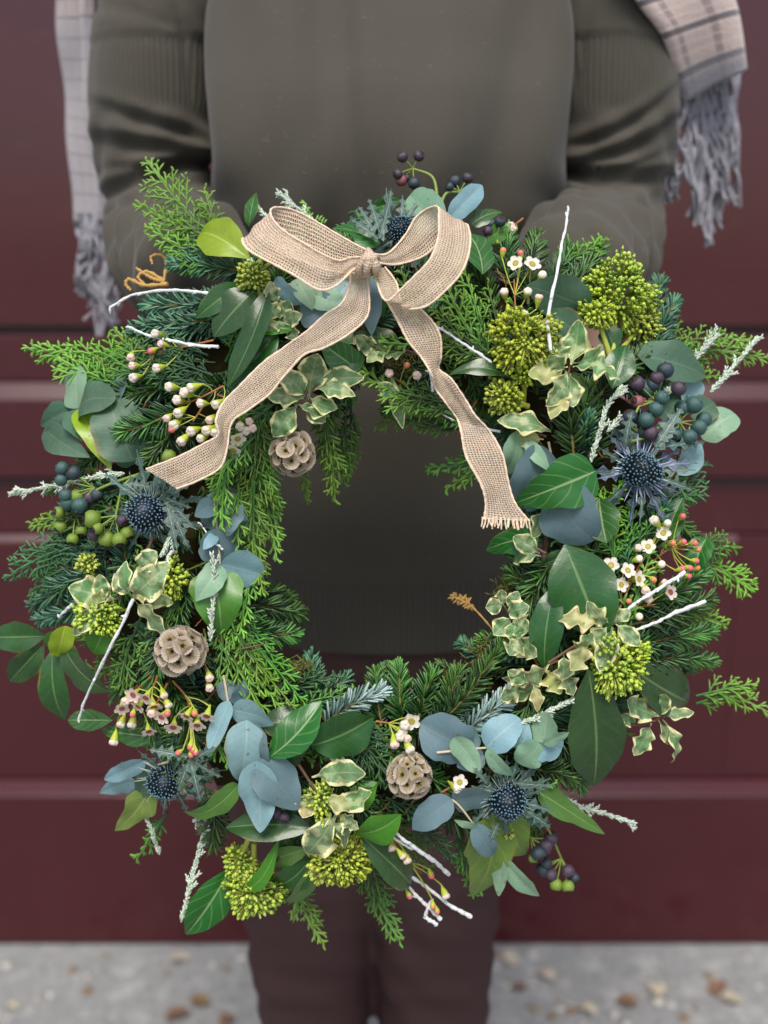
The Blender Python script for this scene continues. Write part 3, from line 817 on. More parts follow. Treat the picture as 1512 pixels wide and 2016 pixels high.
def leaf(name, parent, b, t, w, prof, mat, zo=20, dz=0, label=None, **kw):
    """b, t: photo positions of base and tip; zo: how far the leaf stands off the wreath's surface"""
    kw.setdefault('roll', random.uniform(-.55, .55)); kw.setdefault('bend', random.uniform(.02, .18)); kw.setdefault('twist', random.uniform(-.5, .5)); kw.setdefault('curl', random.uniform(-.05, .2))
    kw.setdefault('fold', random.uniform(.15, .5)); kw.setdefault('sbend', random.uniform(-.04, .04))
    B = P(*b, zo); T = P(*t, zo + dz)
    return mkobj(name, leaf_mesh(name, B, T, w * S, prof, mat, **kw), parent, label)

def stem_mesh(pts, r0, r1, n=24, sides=6, wob=0.0):
    p = crom(pts, n)
    if wob: p = p + rng.normal(0, wob * S, p.shape) * np.linspace(0, 1, n)[:, None]
    mb = MB(); tube(mb, p, np.linspace(r0, r1, n) * S, sides); return mb

# ---- moss ring and filler greenery
th = np.linspace(0, 2 * math.pi, 180, endpoint=False); ph = np.linspace(0, 2 * math.pi, 28, endpoint=False)
TH, PH = np.meshgrid(th, ph, indexing='ij')
lump = 1 + .10 * np.sin(TH * 17 + PH * 2) + .08 * np.sin(TH * 31 - PH * 3) + rng.normal(0, .045, TH.shape)
rt = 112 * lump
rad = RR + rt * np.cos(PH)
V = np.stack([rad * np.cos(TH) * S, rad * np.sin(TH) * S, (rt * np.sin(PH) * .72 - 20) * S], -1).reshape(-1, 3)
i = np.arange(180)[:, None]; j = np.arange(28)[None]; i2 = (i + 1) % 180; j2 = (j + 1) % 28
mb = MB(); mb.add(V, np.stack([i * 28 + j, i2 * 28 + j, i2 * 28 + j2, i * 28 + j2], -1).reshape(-1, 4))
mb.build('moss_ring', M_MOSS, wreath)

def unit(v): return v / max(np.linalg.norm(v), 1e-9)

def fir(pts, mat=None, nl=36, dens=1.0, label=None, flat=.6, wn=2.6, name='fir_sprig'):
    """pts: local positions base..tip"""
    mat = mat or M_FIR
    p = np.asarray(pts, float); L = np.linalg.norm(np.diff(p, axis=0), axis=1).sum() / S
    n = max(12, int(L / 1.45 * dens))
    c = crom(p, n); tg = nrm(np.gradient(c, axis=0))
    ref = nrm(np.array([0, 0, 1.0]) + rng.normal(0, .25, 3))
    sd = nrm(np.cross(tg, ref)); up = np.cross(sd, tg)
    k = np.arange(n)
    ang = np.where(k % 2 == 0, 0, math.pi) + rng.normal(0, .75, n)          # combed to both sides
    ang = np.where(k % 5 == 4, math.pi / 2 + rng.normal(0, .7, n), ang)
    t = k / (n - 1)
    fw = .55 + .55 * t + rng.normal(0, .1, n)
    rdir = np.cos(ang)[:, None] * sd + np.sin(ang)[:, None] * up * flat * np.where(np.sin(ang) > 0, 1, .5)[:, None]
    D = rdir + tg * fw[:, None] + rng.normal(0, .07, (n, 3))
    ln = nl * S * (1 - .35 * t ** 3) * rng.uniform(.8, 1.1, n) * np.clip(.55 + t * 4, 0, 1)
    mb = MB()
    needles(mb, c, D, up + rng.normal(0, .25, (n, 3)), ln, wn * S, np.clip(.25 + .5 * t + rng.normal(0, .18, n), 0, 1), 0)
    # end tuft
    m_ = 12
    D2 = tg[-1] + rng.normal(0, .38, (m_, 3)); needles(mb, np.repeat(c[-1:], m_, 0), D2, np.repeat(up[-1:], m_, 0), nl * .75 * S * rng.uniform(.7, 1, m_), wn * S, rng.uniform(.5, 1, m_))
    tube(mb, crom(p, 14), np.linspace(3.6, 1.6, 14) * S, 6, 1)
    o = mb.build(name, [mat, M_FIRSTEM], wreath, label=label)
    return o

def cypress(pts, mat=None, wide=.36, maxb=70, label=None, nrm_v=None, rad=2.7):
    mat = mat or M_CYP
    p = np.asarray(pts, float); L = np.linalg.norm(np.diff(p, axis=0), axis=1).sum() / S
    n = max(9, int(L / 10.5))
    c = crom(p, n); tg = nrm(np.gradient(c, axis=0))
    up = nrm((np.array([0, 0, 1.0]) if nrm_v is None else np.asarray(nrm_v, float)) + rng.normal(0, .22, 3))
    B, D, Ln, T0, T1, RD = [], [], [], [], [], []
    for k in range(1, n):
        t = k / (n - 1)
        s = 1 if k % 2 else -1
        sd = unit(np.cross(tg[k], up)) * s
        lb = min(maxb, wide * 1.1 * L * (1 - t) ** .75 + 12) * random.uniform(.55, 1.15) * min(1, .45 + t * 3)
        ang = R(random.uniform(26, 44))
        d = unit(tg[k] * math.cos(ang) + sd * math.sin(ang) + up * random.uniform(-.22, .3))
        g0 = .15 + .55 * t
        B.append(c[k]); D.append(d); Ln.append(lb * S); T0.append(g0); T1.append(g0 + .35); RD.append(rad * .9)
        q = 6.0; ss_ = 1
        while q < lb - 3:
            ss_ = -ss_
            l2 = min(24, (lb - q) * .55 + 7) * random.uniform(.75, 1.15)
            sd2 = unit(np.cross(d, up)) * ss_
            a2 = R(random.uniform(26, 42))
            d2 = unit(d * math.cos(a2) + sd2 * math.sin(a2) + up * random.uniform(-.15, .25))
            B.append(c[k] + d * q * S); D.append(d2); Ln.append(l2 * S); T0.append(g0 + .1); T1.append(g0 + .5); RD.append(rad * .85)
            q += random.uniform(7.5, 12)
    mb = MB()
    Ln = np.array(Ln)
    bend = (np.array([0, -1.0, -.2])[None] * Ln[:, None] * .10) + rng.normal(0, .05, (len(Ln), 3)) * Ln[:, None]
    cords(mb, B, D, Ln, np.array(RD) * S, T0, T1, bend=bend, st=(0, .2, .45, .7, 1), rf=(.8, 1.1, .85, 1.0, .25))
    tube(mb, crom(p, 20), np.linspace(3.0, 1.4, 20) * S, 5, 0, np.linspace(.1, .8, 20))
    return mb.build('cypress_frond', mat, wreath, label=label)

def path2(b, t, zb=0, zt=0, sag=0.0, mid=None):
    """curve between two photo positions at given stand-offs"""
    B = P(*b, zb); T = P(*t, zt)
    if mid is not None: return [B, P(*mid, (zb + zt) / 2), T]
    m_ = (B + T) / 2
    perp = np.array([-(T - B)[1], (T - B)[0], 0]) * sag
    return [B, m_ + perp + np.array([0, 0, 6 * S]), T]

# filler: sprigs bound round the ring, tips swept outwards, along and inwards
def ring_pt(a, r): return (CX + r * math.cos(a), CY - r * math.sin(a))
N_F = 84
for k in range(N_F):
    a = 2 * math.pi * (k + random.uniform(-.3, .3)) / N_F
    zone = k % 3
    sweep = random.uniform(.10, .30) * random.choice((-1, 1))
    if zone == 0: r0, r1 = 500, random.uniform(590, 655)
    elif zone == 1: r0, r1 = 420, random.uniform(440, 520)
    else: r0, r1 = 370, random.uniform(255, 300)
    if zone == 1: sweep *= 1.3
    if zone == 2: sweep *= 1.1
    b = ring_pt(a, r0); t = ring_pt(a + sweep, r1)
    m_ = random.choice((M_FIR, M_FIR, M_FIRB, M_FIR))
    zz = random.uniform(-40, 0)
    fir([P(*b, zz - 10), P(*ring_pt(a + sweep * .5, (r0 + r1) / 2), zz), P(*t, zz - random.uniform(-5, 20))], m_)
N_C = 54
for k in range(N_C):
    a = 2 * math.pi * (k + random.uniform(-.4, .4)) / N_C
    sweep = random.uniform(.12, .32) * random.choice((-1, 1))
    zone = random.choice((0, 0, 1, 2))
    r0, r1 = ((480, random.uniform(590, 660)), (400, random.uniform(420, 520)), (390, random.uniform(268, 310)))[zone]
    zz = random.uniform(-45, -5)
    cypress([P(*ring_pt(a, r0), zz), P(*ring_pt(a + sweep * .55, (r0 + r1) / 2), zz + 8), P(*ring_pt(a + sweep, r1), zz - 10)], random.choice((M_CYP, M_CYPD, M_CYPD)), wide=.3)

for k in range(46):
    a = 2 * math.pi * (k + random.uniform(-.4, .4)) / 46; sweep = random.uniform(.10, .24) * random.choice((-1, 1))
    r0 = random.uniform(360, 520); r1 = r0 + random.uniform(-70, 90); zz = random.uniform(5, 34)
    if math.hypot(ring_pt(a, r0)[0] - 740, ring_pt(a, r0)[1] - 520) < 130: zz = 0
    if k % 3 == 0: fir([P(*ring_pt(a, r0), zz - 20), P(*ring_pt(a + sweep * .5, (r0 + r1) / 2), zz), P(*ring_pt(a + sweep, r1), zz + 10)], random.choice((M_FIR, M_FIRB)), nl=36)
    else: cypress([P(*ring_pt(a, r0), zz - 20), P(*ring_pt(a + sweep * .5, (r0 + r1) / 2), zz + 4), P(*ring_pt(a + sweep, r1), zz + 14)], random.choice((M_CYP, M_CYPB, M_CYPD)), wide=.3)
for k in range(40):
    a = random.uniform(0, 6.283); r0 = random.uniform(330, 560); b = ring_pt(a, r0); t = ring_pt(a + random.uniform(-.16, .16), r0 + random.uniform(-90, 110))
    mb = stem_mesh([P(*b, 0), P((b[0] + t[0]) / 2 + random.uniform(-10, 10), (b[1] + t[1]) / 2 + random.uniform(-10, 10), 22), P(*t, random.uniform(5, 34))], random.uniform(1.6, 2.8), 1.0, wob=1.2); mb.build('bare_stem', random.choice((M_STEMB, M_STEMR, M_STEMG)), wreath)

# ---- explicit fir sprigs  (base, tip, kind, lift)
FIRS = [
    ((505, 540), (345, 520), M_FIRB, 15), ((500, 590), (300, 600), M_FIRB, 15), ((470, 620), (290, 640), M_FIRB, 5), ((420, 640), (270, 655), M_FIRB, 0),
    ((450, 520), (370, 480), M_FIRB, 0), ((350, 808), (245, 850), M_FIR, 45), ((350, 830), (300, 900), M_FIR, 35), ((330, 760), (215, 800), M_FIR, 10),
    ((1060, 610), (1120, 490), M_FIR, 15), ((1090, 610), (1165, 520), M_FIR, 20), ((1040, 600), (1055, 470), M_FIR, 5), ((1000, 560), (1000, 460), M_FIR, 0),
    ((1120, 580), (1180, 490), M_FIR, 5), ((1270, 760), (1325, 600), M_FIRB, 0), ((1250, 700), (1300, 560), M_FIRB, -5), ((1130, 900), (1122, 790), M_FIR, 35),
    ((1160, 900), (1150, 770), M_FIR, 25), ((1225, 1280), (1395, 1245), M_FIR, 20), ((1230, 1310), (1400, 1300), M_FIR, 10), ((1235, 1230), (1390, 1180), M_FIR, 5),
    ((1240, 1200), (1380, 1130), M_FIR, -5), ((1100, 1210), (1010, 1130), M_FIR, 5), ((1090, 1160), (1020, 1100), M_FIR, 0), ((1090, 1100), (1040, 1190), M_FIR, 10),
    ((840, 1450), (985, 1275), M_FIR, 35), ((870, 1440), (900, 1330), M_FIR, 20), ((790, 1430), (785, 1320), M_FIR, 15), ((750, 1430), (740, 1330), M_FIR, 5),
    ((820, 1430), (850, 1330), M_FIR, 10), ((640, 1425), (745, 1365), M_FIRS, 22), ((890, 1460), (1000, 1370), M_FIRS, 18), ((930, 1480), (1050, 1420), M_FIR, 5),
    ((455, 1190), (585, 1205), M_FIR, 12), ((470, 1230), (575, 1250), M_FIR, 5), ((460, 1160), (560, 1175), M_FIR, 5), ((430, 1270), (540, 1330), M_FIR, 5),
    ((180, 1130), (70, 1190), M_FIRB, 0), ((200, 1170), (80, 1220), M_FIRB, -10), ((220, 1000), (120, 1060), M_FIR, 5), ((300, 1300), (230, 1360), M_FIR, 10),
    ((330, 1330), (380, 1450), M_FIR, 12), ((290, 1330), (300, 1440), M_FIR, 8), ((1040, 1510), (1130, 1530), M_FIR, 10), ((1090, 1430), (1140, 1540), M_FIR, 5),
    ((330, 1230), (300, 1340), M_FIR, 25), ((370, 1120), (350, 1240), M_FIR, 15), ((270, 1080), (230, 1180), M_FIR, 8), ((420, 1560), (420, 1660), M_FIR, 0),
    ((620, 1480), (700, 1540), M_FIR, 5), ((870, 1600), (960, 1640), M_FIR, 5), ((1180, 780), (1260, 700), M_FIR, 10), ((1050, 760), (970, 690), M_FIR, 15),
]
for b, t, m_, lift in FIRS:
    fir(path2(b, t, lift, lift + random.uniform(-8, 10), random.uniform(-.06, .06)), m_, nl=random.uniform(38, 48))

# ---- explicit cypress fronds (base, tip, kind, lift, mid, width)
CYPS = [
    ((440, 490), (287, 315), M_CYPB, 25, (365, 415), .42), ((430, 490), (275, 402), M_CYPB, 20, (350, 450), .36), ((440, 505), (288, 447), M_CYPB, 25, (360, 490), .34), ((425, 480), (402, 372), M_CYPB, 15, None, .32), ((470, 530), (330, 490), M_CYP, 10, None, .35),
    ((330, 770), (52, 688), M_CYPB, 20, (190, 705), .26), ((330, 750), (205, 690), M_CYP, 30, (260, 715), .36), ((420, 740), (275, 690), M_CYPD, 42, (340, 710), .36), ((420, 760), (300, 745), M_CYPD, 38, None, .36), ((300, 740), (225, 650), M_CYPB, 10, None, .3), ((300, 765), (140, 745), M_CYPB, 5, None, .3), ((410, 700), (320, 660), M_CYPD, 35, None, .4),
    ((545, 790), (432, 990), M_CYP, 60, (460, 870), .26), ((520, 780), (522, 1165), M_CYPB, 40, (498, 980), .18), ((545, 800), (545, 1080), M_CYPB, 30, (520, 940), .2), ((500, 860), (425, 1020), M_CYPB, 62, (440, 930), .2), ((640, 790), (655, 960), M_CYPB, 30, (645, 870), .25), ((690, 790), (682, 935), M_CYP, 10, (690, 860), .26), ((600, 850), (606, 990), M_CYPB, 10, None, .15), ((560, 790), (500, 1010), M_CYP, 25, None, .22), ((660, 770), (625, 900), M_CYP, 25, None, .25),
    ((470, 960), (470, 1075), M_CYPB, 78, (468, 1010), .22), ((500, 950), (518, 1168), M_CYPB, 72, (500, 1060), .17), ((510, 930), (545, 1100), M_CYPB, 60, (530, 1010), .2), ((445, 930), (438, 1040), M_CYPB, 80, None, .24), ((640, 830), (660, 985), M_CYPB, 50, None, .2), ((680, 820), (678, 950), M_CYP, 30, None, .22), ((500, 1120), (470, 1260), M_CYPB, 45, None, .2), ((470, 1250), (585, 1400), M_CYPB, 55, (510, 1310), .17),
    ((180, 1010), (60, 1030), M_CYPB, 5, None, .25), ((1320, 1180), (1430, 1230), M_CYPB, -5, None, .25), ((330, 1600), (270, 1690), M_CYP, -5, None, .25), ((900, 1640), (935, 1760), M_CYP, 5, None, .25), ((1100, 520), (1190, 470), M_CYPB, 5, None, .25), ((640, 470), (600, 400), M_CYPB, 5, None, .25),
    ((430, 1150), (430, 1340), M_CYP, 35, (440, 1240), .26), ((440, 1160), (608, 1395), M_CYP, 32, (500, 1260), .2), ((450, 1170), (560, 1405), M_CYPB, 35, (480, 1290), .2), ((430, 1260), (530, 1420), M_CYPB, 30, None, .24), ((440, 1150), (500, 1380), M_CYP, 25, None, .22), ((280, 1210), (240, 1365), M_CYP, 40, (250, 1290), .26), ((330, 1200), (270, 1300), M_CYP, 35, None, .3), ((380, 1150), (330, 1230), M_CYP, 30, None, .3),
    ((230, 1080), (12, 1138), M_CYPD, 10, (120, 1085), .36), ((230, 1060), (70, 1085), M_CYPD, 5, None, .36), ((220, 1120), (60, 1165), M_CYPD, 5, None, .36), ((240, 1130), (90, 1215), M_CYPD, -5, None, .34),
    ((990, 730), (872, 545), M_CYPB, 38, (915, 640), .28), ((980, 720), (850, 600), M_CYP, 40, (905, 660), .3), ((960, 730), (815, 630), M_CYPB, 35, None, .26), ((960, 700), (905, 500), M_CYPB, 30, (935, 600), .24), ((990, 690), (960, 560), M_CYP, 20, None, .3), ((1000, 720), (860, 690), M_CYP, 30, None, .3),
    ((900, 820), (690, 705), M_CYPB, 40, (790, 780), .24), ((905, 800), (740, 760), M_CYP, 32, None, .28), ((920, 850), (745, 835), M_CYP, 15, (830, 825), .28), ((960, 830), (790, 790), M_CYP, 20, None, .28), ((970, 900), (840, 920), M_CYP, 10, None, .2), ((970, 920), (880, 962), M_CYPB, 5, None, .2), ((830, 680), (725, 670), M_CYPB, 40, None, .26), ((820, 640), (790, 530), M_CYPB, 30, None, .2),
    ((1290, 720), (1512, 706), M_CYPB, 10, (1400, 690), .26), ((1290, 700), (1475, 668), M_CYPB, 5, (1370, 668), .28), ((1300, 730), (1420, 740), M_CYPB, 0, None, .26),
    ((1370, 1385), (1525, 1408), M_CYPB, 10, (1440, 1370), .26), ((1370, 1370), (1490, 1345), M_CYPB, 5, None, .26), ((1350, 1100), (1485, 1160), M_CYPB, -10, (1420, 1120), .3), ((1350, 1080), (1450, 1075), M_CYP, -15, None, .3),
    ((1210, 1110), (1152, 985), M_CYPB, 32, (1190, 1040), .3), ((1215, 1110), (1190, 975), M_CYPB, 28, None, .28), ((1220, 1100), (1300, 1000), M_CYP, 30, None, .3), ((1215, 1130), (1250, 985), M_CYP, 25, None, .3), ((1215, 1260), (1280, 1090), M_CYPB, 30, None, .2), ((1200, 1090), (1095, 1065), M_CYPB, 28, None, .2), ((1240, 1100), (1330, 1060), M_CYP, 20, None, .3), ((1240, 1150), (1300, 1120), M_CYP, 20, None, .3),
    ((590, 1700), (637, 1858), M_CYPB, 5, (600, 1790), .22), ((600, 1720), (580, 1800), M_CYPB, 0, None, .3), ((715, 1660), (787, 1852), M_CYP, 10, (740, 1760), .24), ((680, 1430), (790, 1560), M_CYPD, 45, (730, 1480), .34), ((700, 1420), (800, 1490), M_CYPD, 42, None, .34), ((660, 1440), (730, 1580), M_CYPD, 35, None, .34), ((800, 1590), (890, 1690), M_CYPD, 25, None, .34), ((760, 1570), (850, 1620), M_CYPD, 25, None, .34),
    ((500, 1400), (660, 1330), M_CYPD, 10, (590, 1350), .3), ((560, 1420), (690, 1360), M_CYP, 10, None, .3), ((240, 760), (100, 700), M_CYPB, 10, None, .3),
]
for b, t, m_, lift, mid, wide in CYPS:
    cypress(path2(b, t, lift, lift + random.uniform(-8, 6), random.uniform(-.05, .05), mid), m_, wide)

# ---- eucalyptus sprigs: (stem, [(base, tip, width, profile, colour, lift, extra)])
E = dict(b=M_EUCB, d=M_EUCD, g=M_EUCG, k=M_EUCDK, l=M_LIME, m=M_MIDGREEN)
EUC = [
    ('top sprig', [(860, 500), (868, 440)], 60, [((872, 445), (806, 382), 80, 'round', 'g', 62), ((882, 432), (950, 364), 44, 'euc', 'b', 60)]),
    ('under bow', [(725, 545), (590, 560), (545, 555)], 48, [((540, 552), (602, 598), 42, 'euc', 'b', 60), ((582, 550), (614, 602), 38, 'euc', 'g', 66), ((605, 575), (678, 598), 50, 'round', 'g', 58), ((590, 622), (668, 606), 68, 'round', 'd', 52), ((722, 545), (732, 660), 46, 'euc', 'd', 50), ((690, 550), (655, 600), 50, 'round', 'b', 56)]),
    ('left cluster', [(250, 850), (200, 830), (152, 803)], 20, [((152, 804), (150, 720), 70, 'round', 'g', 25), ((142, 806), (80, 838), 54, 'euc', 'k', 25), ((155, 806), (222, 782), 78, 'round', 'k', 32), ((150, 806), (160, 868), 54, 'euc', 'k', 34), ((90, 842), (180, 902), 56, 'euc', 'k', 12), ((154, 806), (212, 905), 46, 'euc', 'l', 44), ((262, 908), (215, 790), 104, 'round', 'k', 22), ((230, 790), (245, 735), 34, 'euc', 'd', 26), ((220, 900), (290, 880), 60, 'round', 'k', 18)]),
    ('left inner', [(420, 960), (428, 1050), (433, 1112), (430, 1200)], 55, [((424, 1050), (462, 972), 92, 'round', 'd', 44), ((425, 990), (384, 1016), 36, 'euc', 'b', 50), ((430, 1105), (428, 1040), 72, 'round', 'd', 48), ((433, 1110), (517, 1132), 76, 'round', 'b', 66), ((433, 1110), (386, 1182), 50, 'euc', 'g', 64), ((426, 1052), (400, 1082), 22, 'euc', 'b', 60), ((440, 1000), (480, 1050), 50, 'round', 'b', 40)]),
    ('lower left', [(440, 1330), (455, 1400), (485, 1425), (505, 1500)], 50, [((486, 1418), (470, 1546), 74, 'euc', 'b', 74), ((505, 1498), (513, 1636), 70, 'euc', 'b', 80), ((508, 1498), (588, 1598), 78, 'euc', 'd', 72), ((488, 1420), (520, 1520), 58, 'euc', 'd', 62), ((455, 1398), (540, 1425), 58, 'euc', 'b', 55), ((452, 1380), (412, 1488), 42, 'euc', 'b', 58), ((430, 1370), (470, 1345), 36, 'euc', 'd', 40), ((470, 1390), (480, 1340), 40, 'euc', 'd', 42)]),
    ('outer lower left', [(330, 1500), (270, 1520)], 10, [((285, 1497), (204, 1538), 40, 'euc', 'b', 20), ((270, 1540), (196, 1562), 42, 'euc', 'b', 16), ((300, 1510), (270, 1570), 44, 'euc', 'k', 8)]),
    ('bottom sprig', [(860, 1482), (925, 1475), (985, 1470), (1100, 1460)], 62, [((925, 1475), (828, 1430), 88, 'round', 'd', 50), ((940, 1475), (900, 1425), 50, 'euc', 'd', 52), ((958, 1472), (1022, 1413), 62, 'round', 'b', 66), ((893, 1452), (940, 1528), 44, 'euc', 'g', 72), ((960, 1474), (1010, 1532), 32, 'euc', 'g', 72), ((1062, 1462), (1022, 1505), 62, 'round', 'g', 68), ((1070, 1463), (1076, 1402), 48, 'round', 'g', 72), ((1060, 1463), (1108, 1480), 62, 'round', 'b', 66), ((1010, 1470), (1040, 1430), 44, 'euc', 'b', 60), ((1070, 1464), (1120, 1448), 26, 'euc', 'g', 76), ((950, 1480), (900, 1510), 50, 'euc', 'd', 46)]),
    ('lower right sprig', [(850, 1590), (890, 1575), (938, 1630), (985, 1690)], 62, [((890, 1573), (812, 1632), 54, 'euc', 'd', 64), ((892, 1578), (965, 1562), 62, 'round', 'd', 56), ((932, 1622), (972, 1682), 42, 'euc', 'd', 66), ((985, 1690), (978, 1770), 30, 'euc', 'g', 66), ((988, 1688), (1058, 1775), 42, 'euc', 'g', 58), ((940, 1625), (895, 1615), 16, 'euc', 'g', 68)]),
    ('right inner', [(1080, 870), (1100, 970), (1130, 1060)], 30, [((1072, 880), (1008, 980), 94, 'round', 'd', 40), ((1036, 868), (1082, 928), 28, 'euc', 'g', 56), ((1018, 848), (985, 935), 62, 'euc', 'g', 48), ((1098, 968), (1165, 1066), 116, 'round', 'd', 46), ((1080, 960), (1040, 1010), 50, 'euc', 'd', 34)]),
    ('right upper', [(1180, 640), (1155, 595)], 30, [((1160, 610), (1036, 562), 86, 'euc', 'k', 46), ((1140, 660), (1080, 610), 60, 'euc', 'k', 34)]),
    ('right outer', [(1330, 950), (1350, 860), (1385, 800)], 10, [((1255, 700), (1388, 742), 84, 'euc', 'k', 22), ((1345, 795), (1392, 752), 52, 'round', 'b', 30), ((1385, 866), (1450, 812), 64, 'round', 'g', 25), ((1360, 820), (1410, 790), 56, 'euc', 'k', 15), ((1335, 935), (1385, 868), 44, 'euc', 'b', 18), ((1300, 880), (1340, 830), 60, 'round', 'd', 12), ((1310, 830), (1340, 770), 70, 'euc', 'k', 6)]),
]
for nm_, st_, lift, lv in EUC:
    pts = [P(x_, y_, lift) for x_, y_ in st_]
    sp_ = stem_mesh(pts, 2.6, 1.6).build('eucalyptus_sprig', M_STEME, wreath)
    for b, t, w_, pr_, c_, zo in lv:
        leaf('leaf', sp_, b, t, w_, pr_, E[c_], zo, dz=random.uniform(0, 26), bend=random.uniform(-.08, .2), fold=random.uniform(.05, .4), wave=random.uniform(.02, .10), wfreq=1.2, roll=random.uniform(-.6, .6), nl=22, nw=9)

# ---- broad evergreen leaves (laurel, skimmia, ivy)
G = dict(k=M_LAUREL, m=M_MIDGREEN, l=M_LIME, i=M_IVY, p=M_IVYPALE)
BROAD = [
    ((492, 510), (392, 458), 78, 'laurel', 'l', 50, {}), ((490, 446), (497, 374), 34, 'narrow', 'i', 20, dict(sbend=.12, roll=.5)),
    ((528, 568), (438, 758), 58, 'laurel', 'k', 70, dict(sbend=-.10, fold=.35)), ((505, 570), (412, 652), 80, 'laurel', 'k', 56, {}), ((480, 558), (384, 625), 46, 'laurel', 'k', 44, {}),
    ((548, 655), (452, 768), 76, 'laurel', 'k', 58, {}), ((560, 690), (478, 740), 60, 'laurel', 'k', 46, {}), ((578, 650), (486, 640), 36, 'laurel', 'm', 62, {}), ((700, 725), (628, 672), 58, 'heart', 'i', 50, {}), ((720, 700), (650, 720), 50, 'laurel', 'k', 40, {}),
    ((748, 480), (652, 445), 54, 'ivy', 'i', 40, {}), ((735, 412), (792, 394), 34, 'heart', 'i', 40, {}), ((760, 440), (730, 405), 36, 'heart', 'm', 30, {}), ((950, 540), (928, 446), 66, 'laurel', 'i', 48, {}), ((928, 442), (992, 412), 40, 'ivy', 'i', 25, {}), ((960, 470), (1000, 450), 36, 'heart', 'm', 20, {}),
    ((1008, 746), (882, 738), 34, 'narrow', 'k', 58, dict(sbend=.08)), ((1205, 765), (1232, 678), 58, 'laurel', 'k', 52, {}), ((1150, 800), (1090, 740), 60, 'laurel', 'm', 40, {}), ((1210, 690), (1190, 640), 50, 'laurel', 'k', 30, {}),
    ((1112, 1072), (1185, 1262), 124, 'laurel', 'k', 62, dict(bend=.05, fold=.12, roll=-.12)), ((1072, 1318), (1096, 1150), 62, 'laurel', 'k', 40, dict(roll=.3)), ((1158, 1318), (1176, 1562), 106, 'laurel', 'k', 72, dict(bend=.05, fold=.14, roll=.06)), ((1238, 1312), (1388, 1390), 92, 'laurel', 'k', 26, dict(roll=.2)), ((1120, 1085), (1070, 1110), 34, 'laurel', 'k', 48, {}),
    ((1060, 1055), (948, 1082), 74, 'ivy', 'i', 32, {}), ((1172, 928), (1012, 992), 104, 'ivy', 'i', 64, dict(roll=.1)), ((1180, 980), (1195, 1070), 70, 'laurel', 'i', 40, {}), ((1310, 1060), (1345, 980), 50, 'heart', 'i', 0, {}),
    ((90, 1252), (-18, 1254), 60, 'laurel', 'k', 20, {}), ((86, 1268), (18, 1348), 58, 'laurel', 'k', 16, {}), ((105, 1278), (118, 1424), 66, 'laurel', 'k', 24, {}), ((125, 1262), (218, 1362), 66, 'laurel', 'k', 20, {}), ((128, 1232), (112, 1302), 48, 'heart', 'l', 40, {}), ((120, 1245), (85, 1275), 34, 'heart', 'm', 36, {}),
    ((222, 1418), (126, 1418), 42, 'laurel', 'i', 15, {}), ((300, 1450), (200, 1436), 44, 'ivy', 'i', 12, {}), ((205, 1240), (180, 1290), 60, 'heart', 'm', 30, {}), ((420, 1125), (436, 1254), 98, 'heart', 'm', 48, dict(roll=.15)),
    ((528, 1492), (634, 1380), 74, 'laurel', 'i', 70, dict(roll=.5, sbend=.1)), ((612, 1468), (736, 1410), 92, 'laurel', 'k', 58, {}), ((620, 1440), (510, 1420), 70, 'laurel', 'k', 48, {}), ((600, 1480), (500, 1500), 70, 'laurel', 'k', 46, {}),
    ((470, 1545), (356, 1602), 42, 'ivy', 'm', 45, dict(sbend=-.08)), ((295, 1555), (226, 1634), 66, 'ivy', 'p', 12, {}), ((350, 1560), (320, 1520), 50, 'ivy', 'p', 14, {}),
    ((615, 1630), (444, 1630), 64, 'laurel', 'k', 45, dict(bend=.04)), ((608, 1668), (520, 1704), 44, 'laurel', 'm', 40, {}), ((455, 1708), (366, 1850), 78, 'laurel', 'i', 16, dict(bend=.06, roll=.2)), ((625, 1685), (558, 1796), 36, 'narrow', 'm', 30, {}), ((480, 1750), (538, 1652), 34, 'narrow', 'm', 50, dict(sbend=.15, roll=.6)), ((620, 1680), (540, 1740), 60, 'laurel', 'k', 22, {}), ((560, 1640), (600, 1720), 60, 'laurel', 'k', 24, {}),
    ((700, 1640), (790, 1606), 66, 'laurel', 'm', 56, {}), ((710, 1645), (818, 1748), 64, 'laurel', 'k', 40, {}), ((690, 1600), (740, 1540), 50, 'laurel', 'm', 36, {}), ((970, 1602), (945, 1792), 124, 'ivy', 'p', 40, dict(bend=.04, fold=.1)), ((1000, 1600), (1035, 1690), 70, 'ivy', 'p', 32, {}), ((1060, 1558), (1188, 1642), 50, 'ivy', 'm', 30, dict(wave=.12)),
    ((1390, 1060), (1360, 1150), 50, 'heart', 'i', -5, {}), ((700, 560), (760, 620), 60, 'laurel', 'k', 30, {}), ((830, 480), (800, 430), 50, 'ivy', 'm', 20, {}),
    ((1010, 700), (1080, 680), 50, 'laurel', 'k', 30, {}), ((790, 690), (700, 650), 50, 'laurel', 'k', 34, {}), ((1170, 840), (1110, 860), 50, 'laurel', 'k', 30, {}),
]
for b, t, w_, pr_, c_, zo, kw in BROAD:
    kw = dict(kw); nm_ = 'ivy_leaf' if pr_ in ('ivy', 'heart') else 'laurel_leaf'
    kw.setdefault('wave', random.uniform(.02, .09)); kw.setdefault('wfreq', 1.4)
    leaf(nm_, wreath, b, t, w_, pr_, G[c_], zo, dz=random.uniform(-4, 16), nl=22, nw=9, **kw)

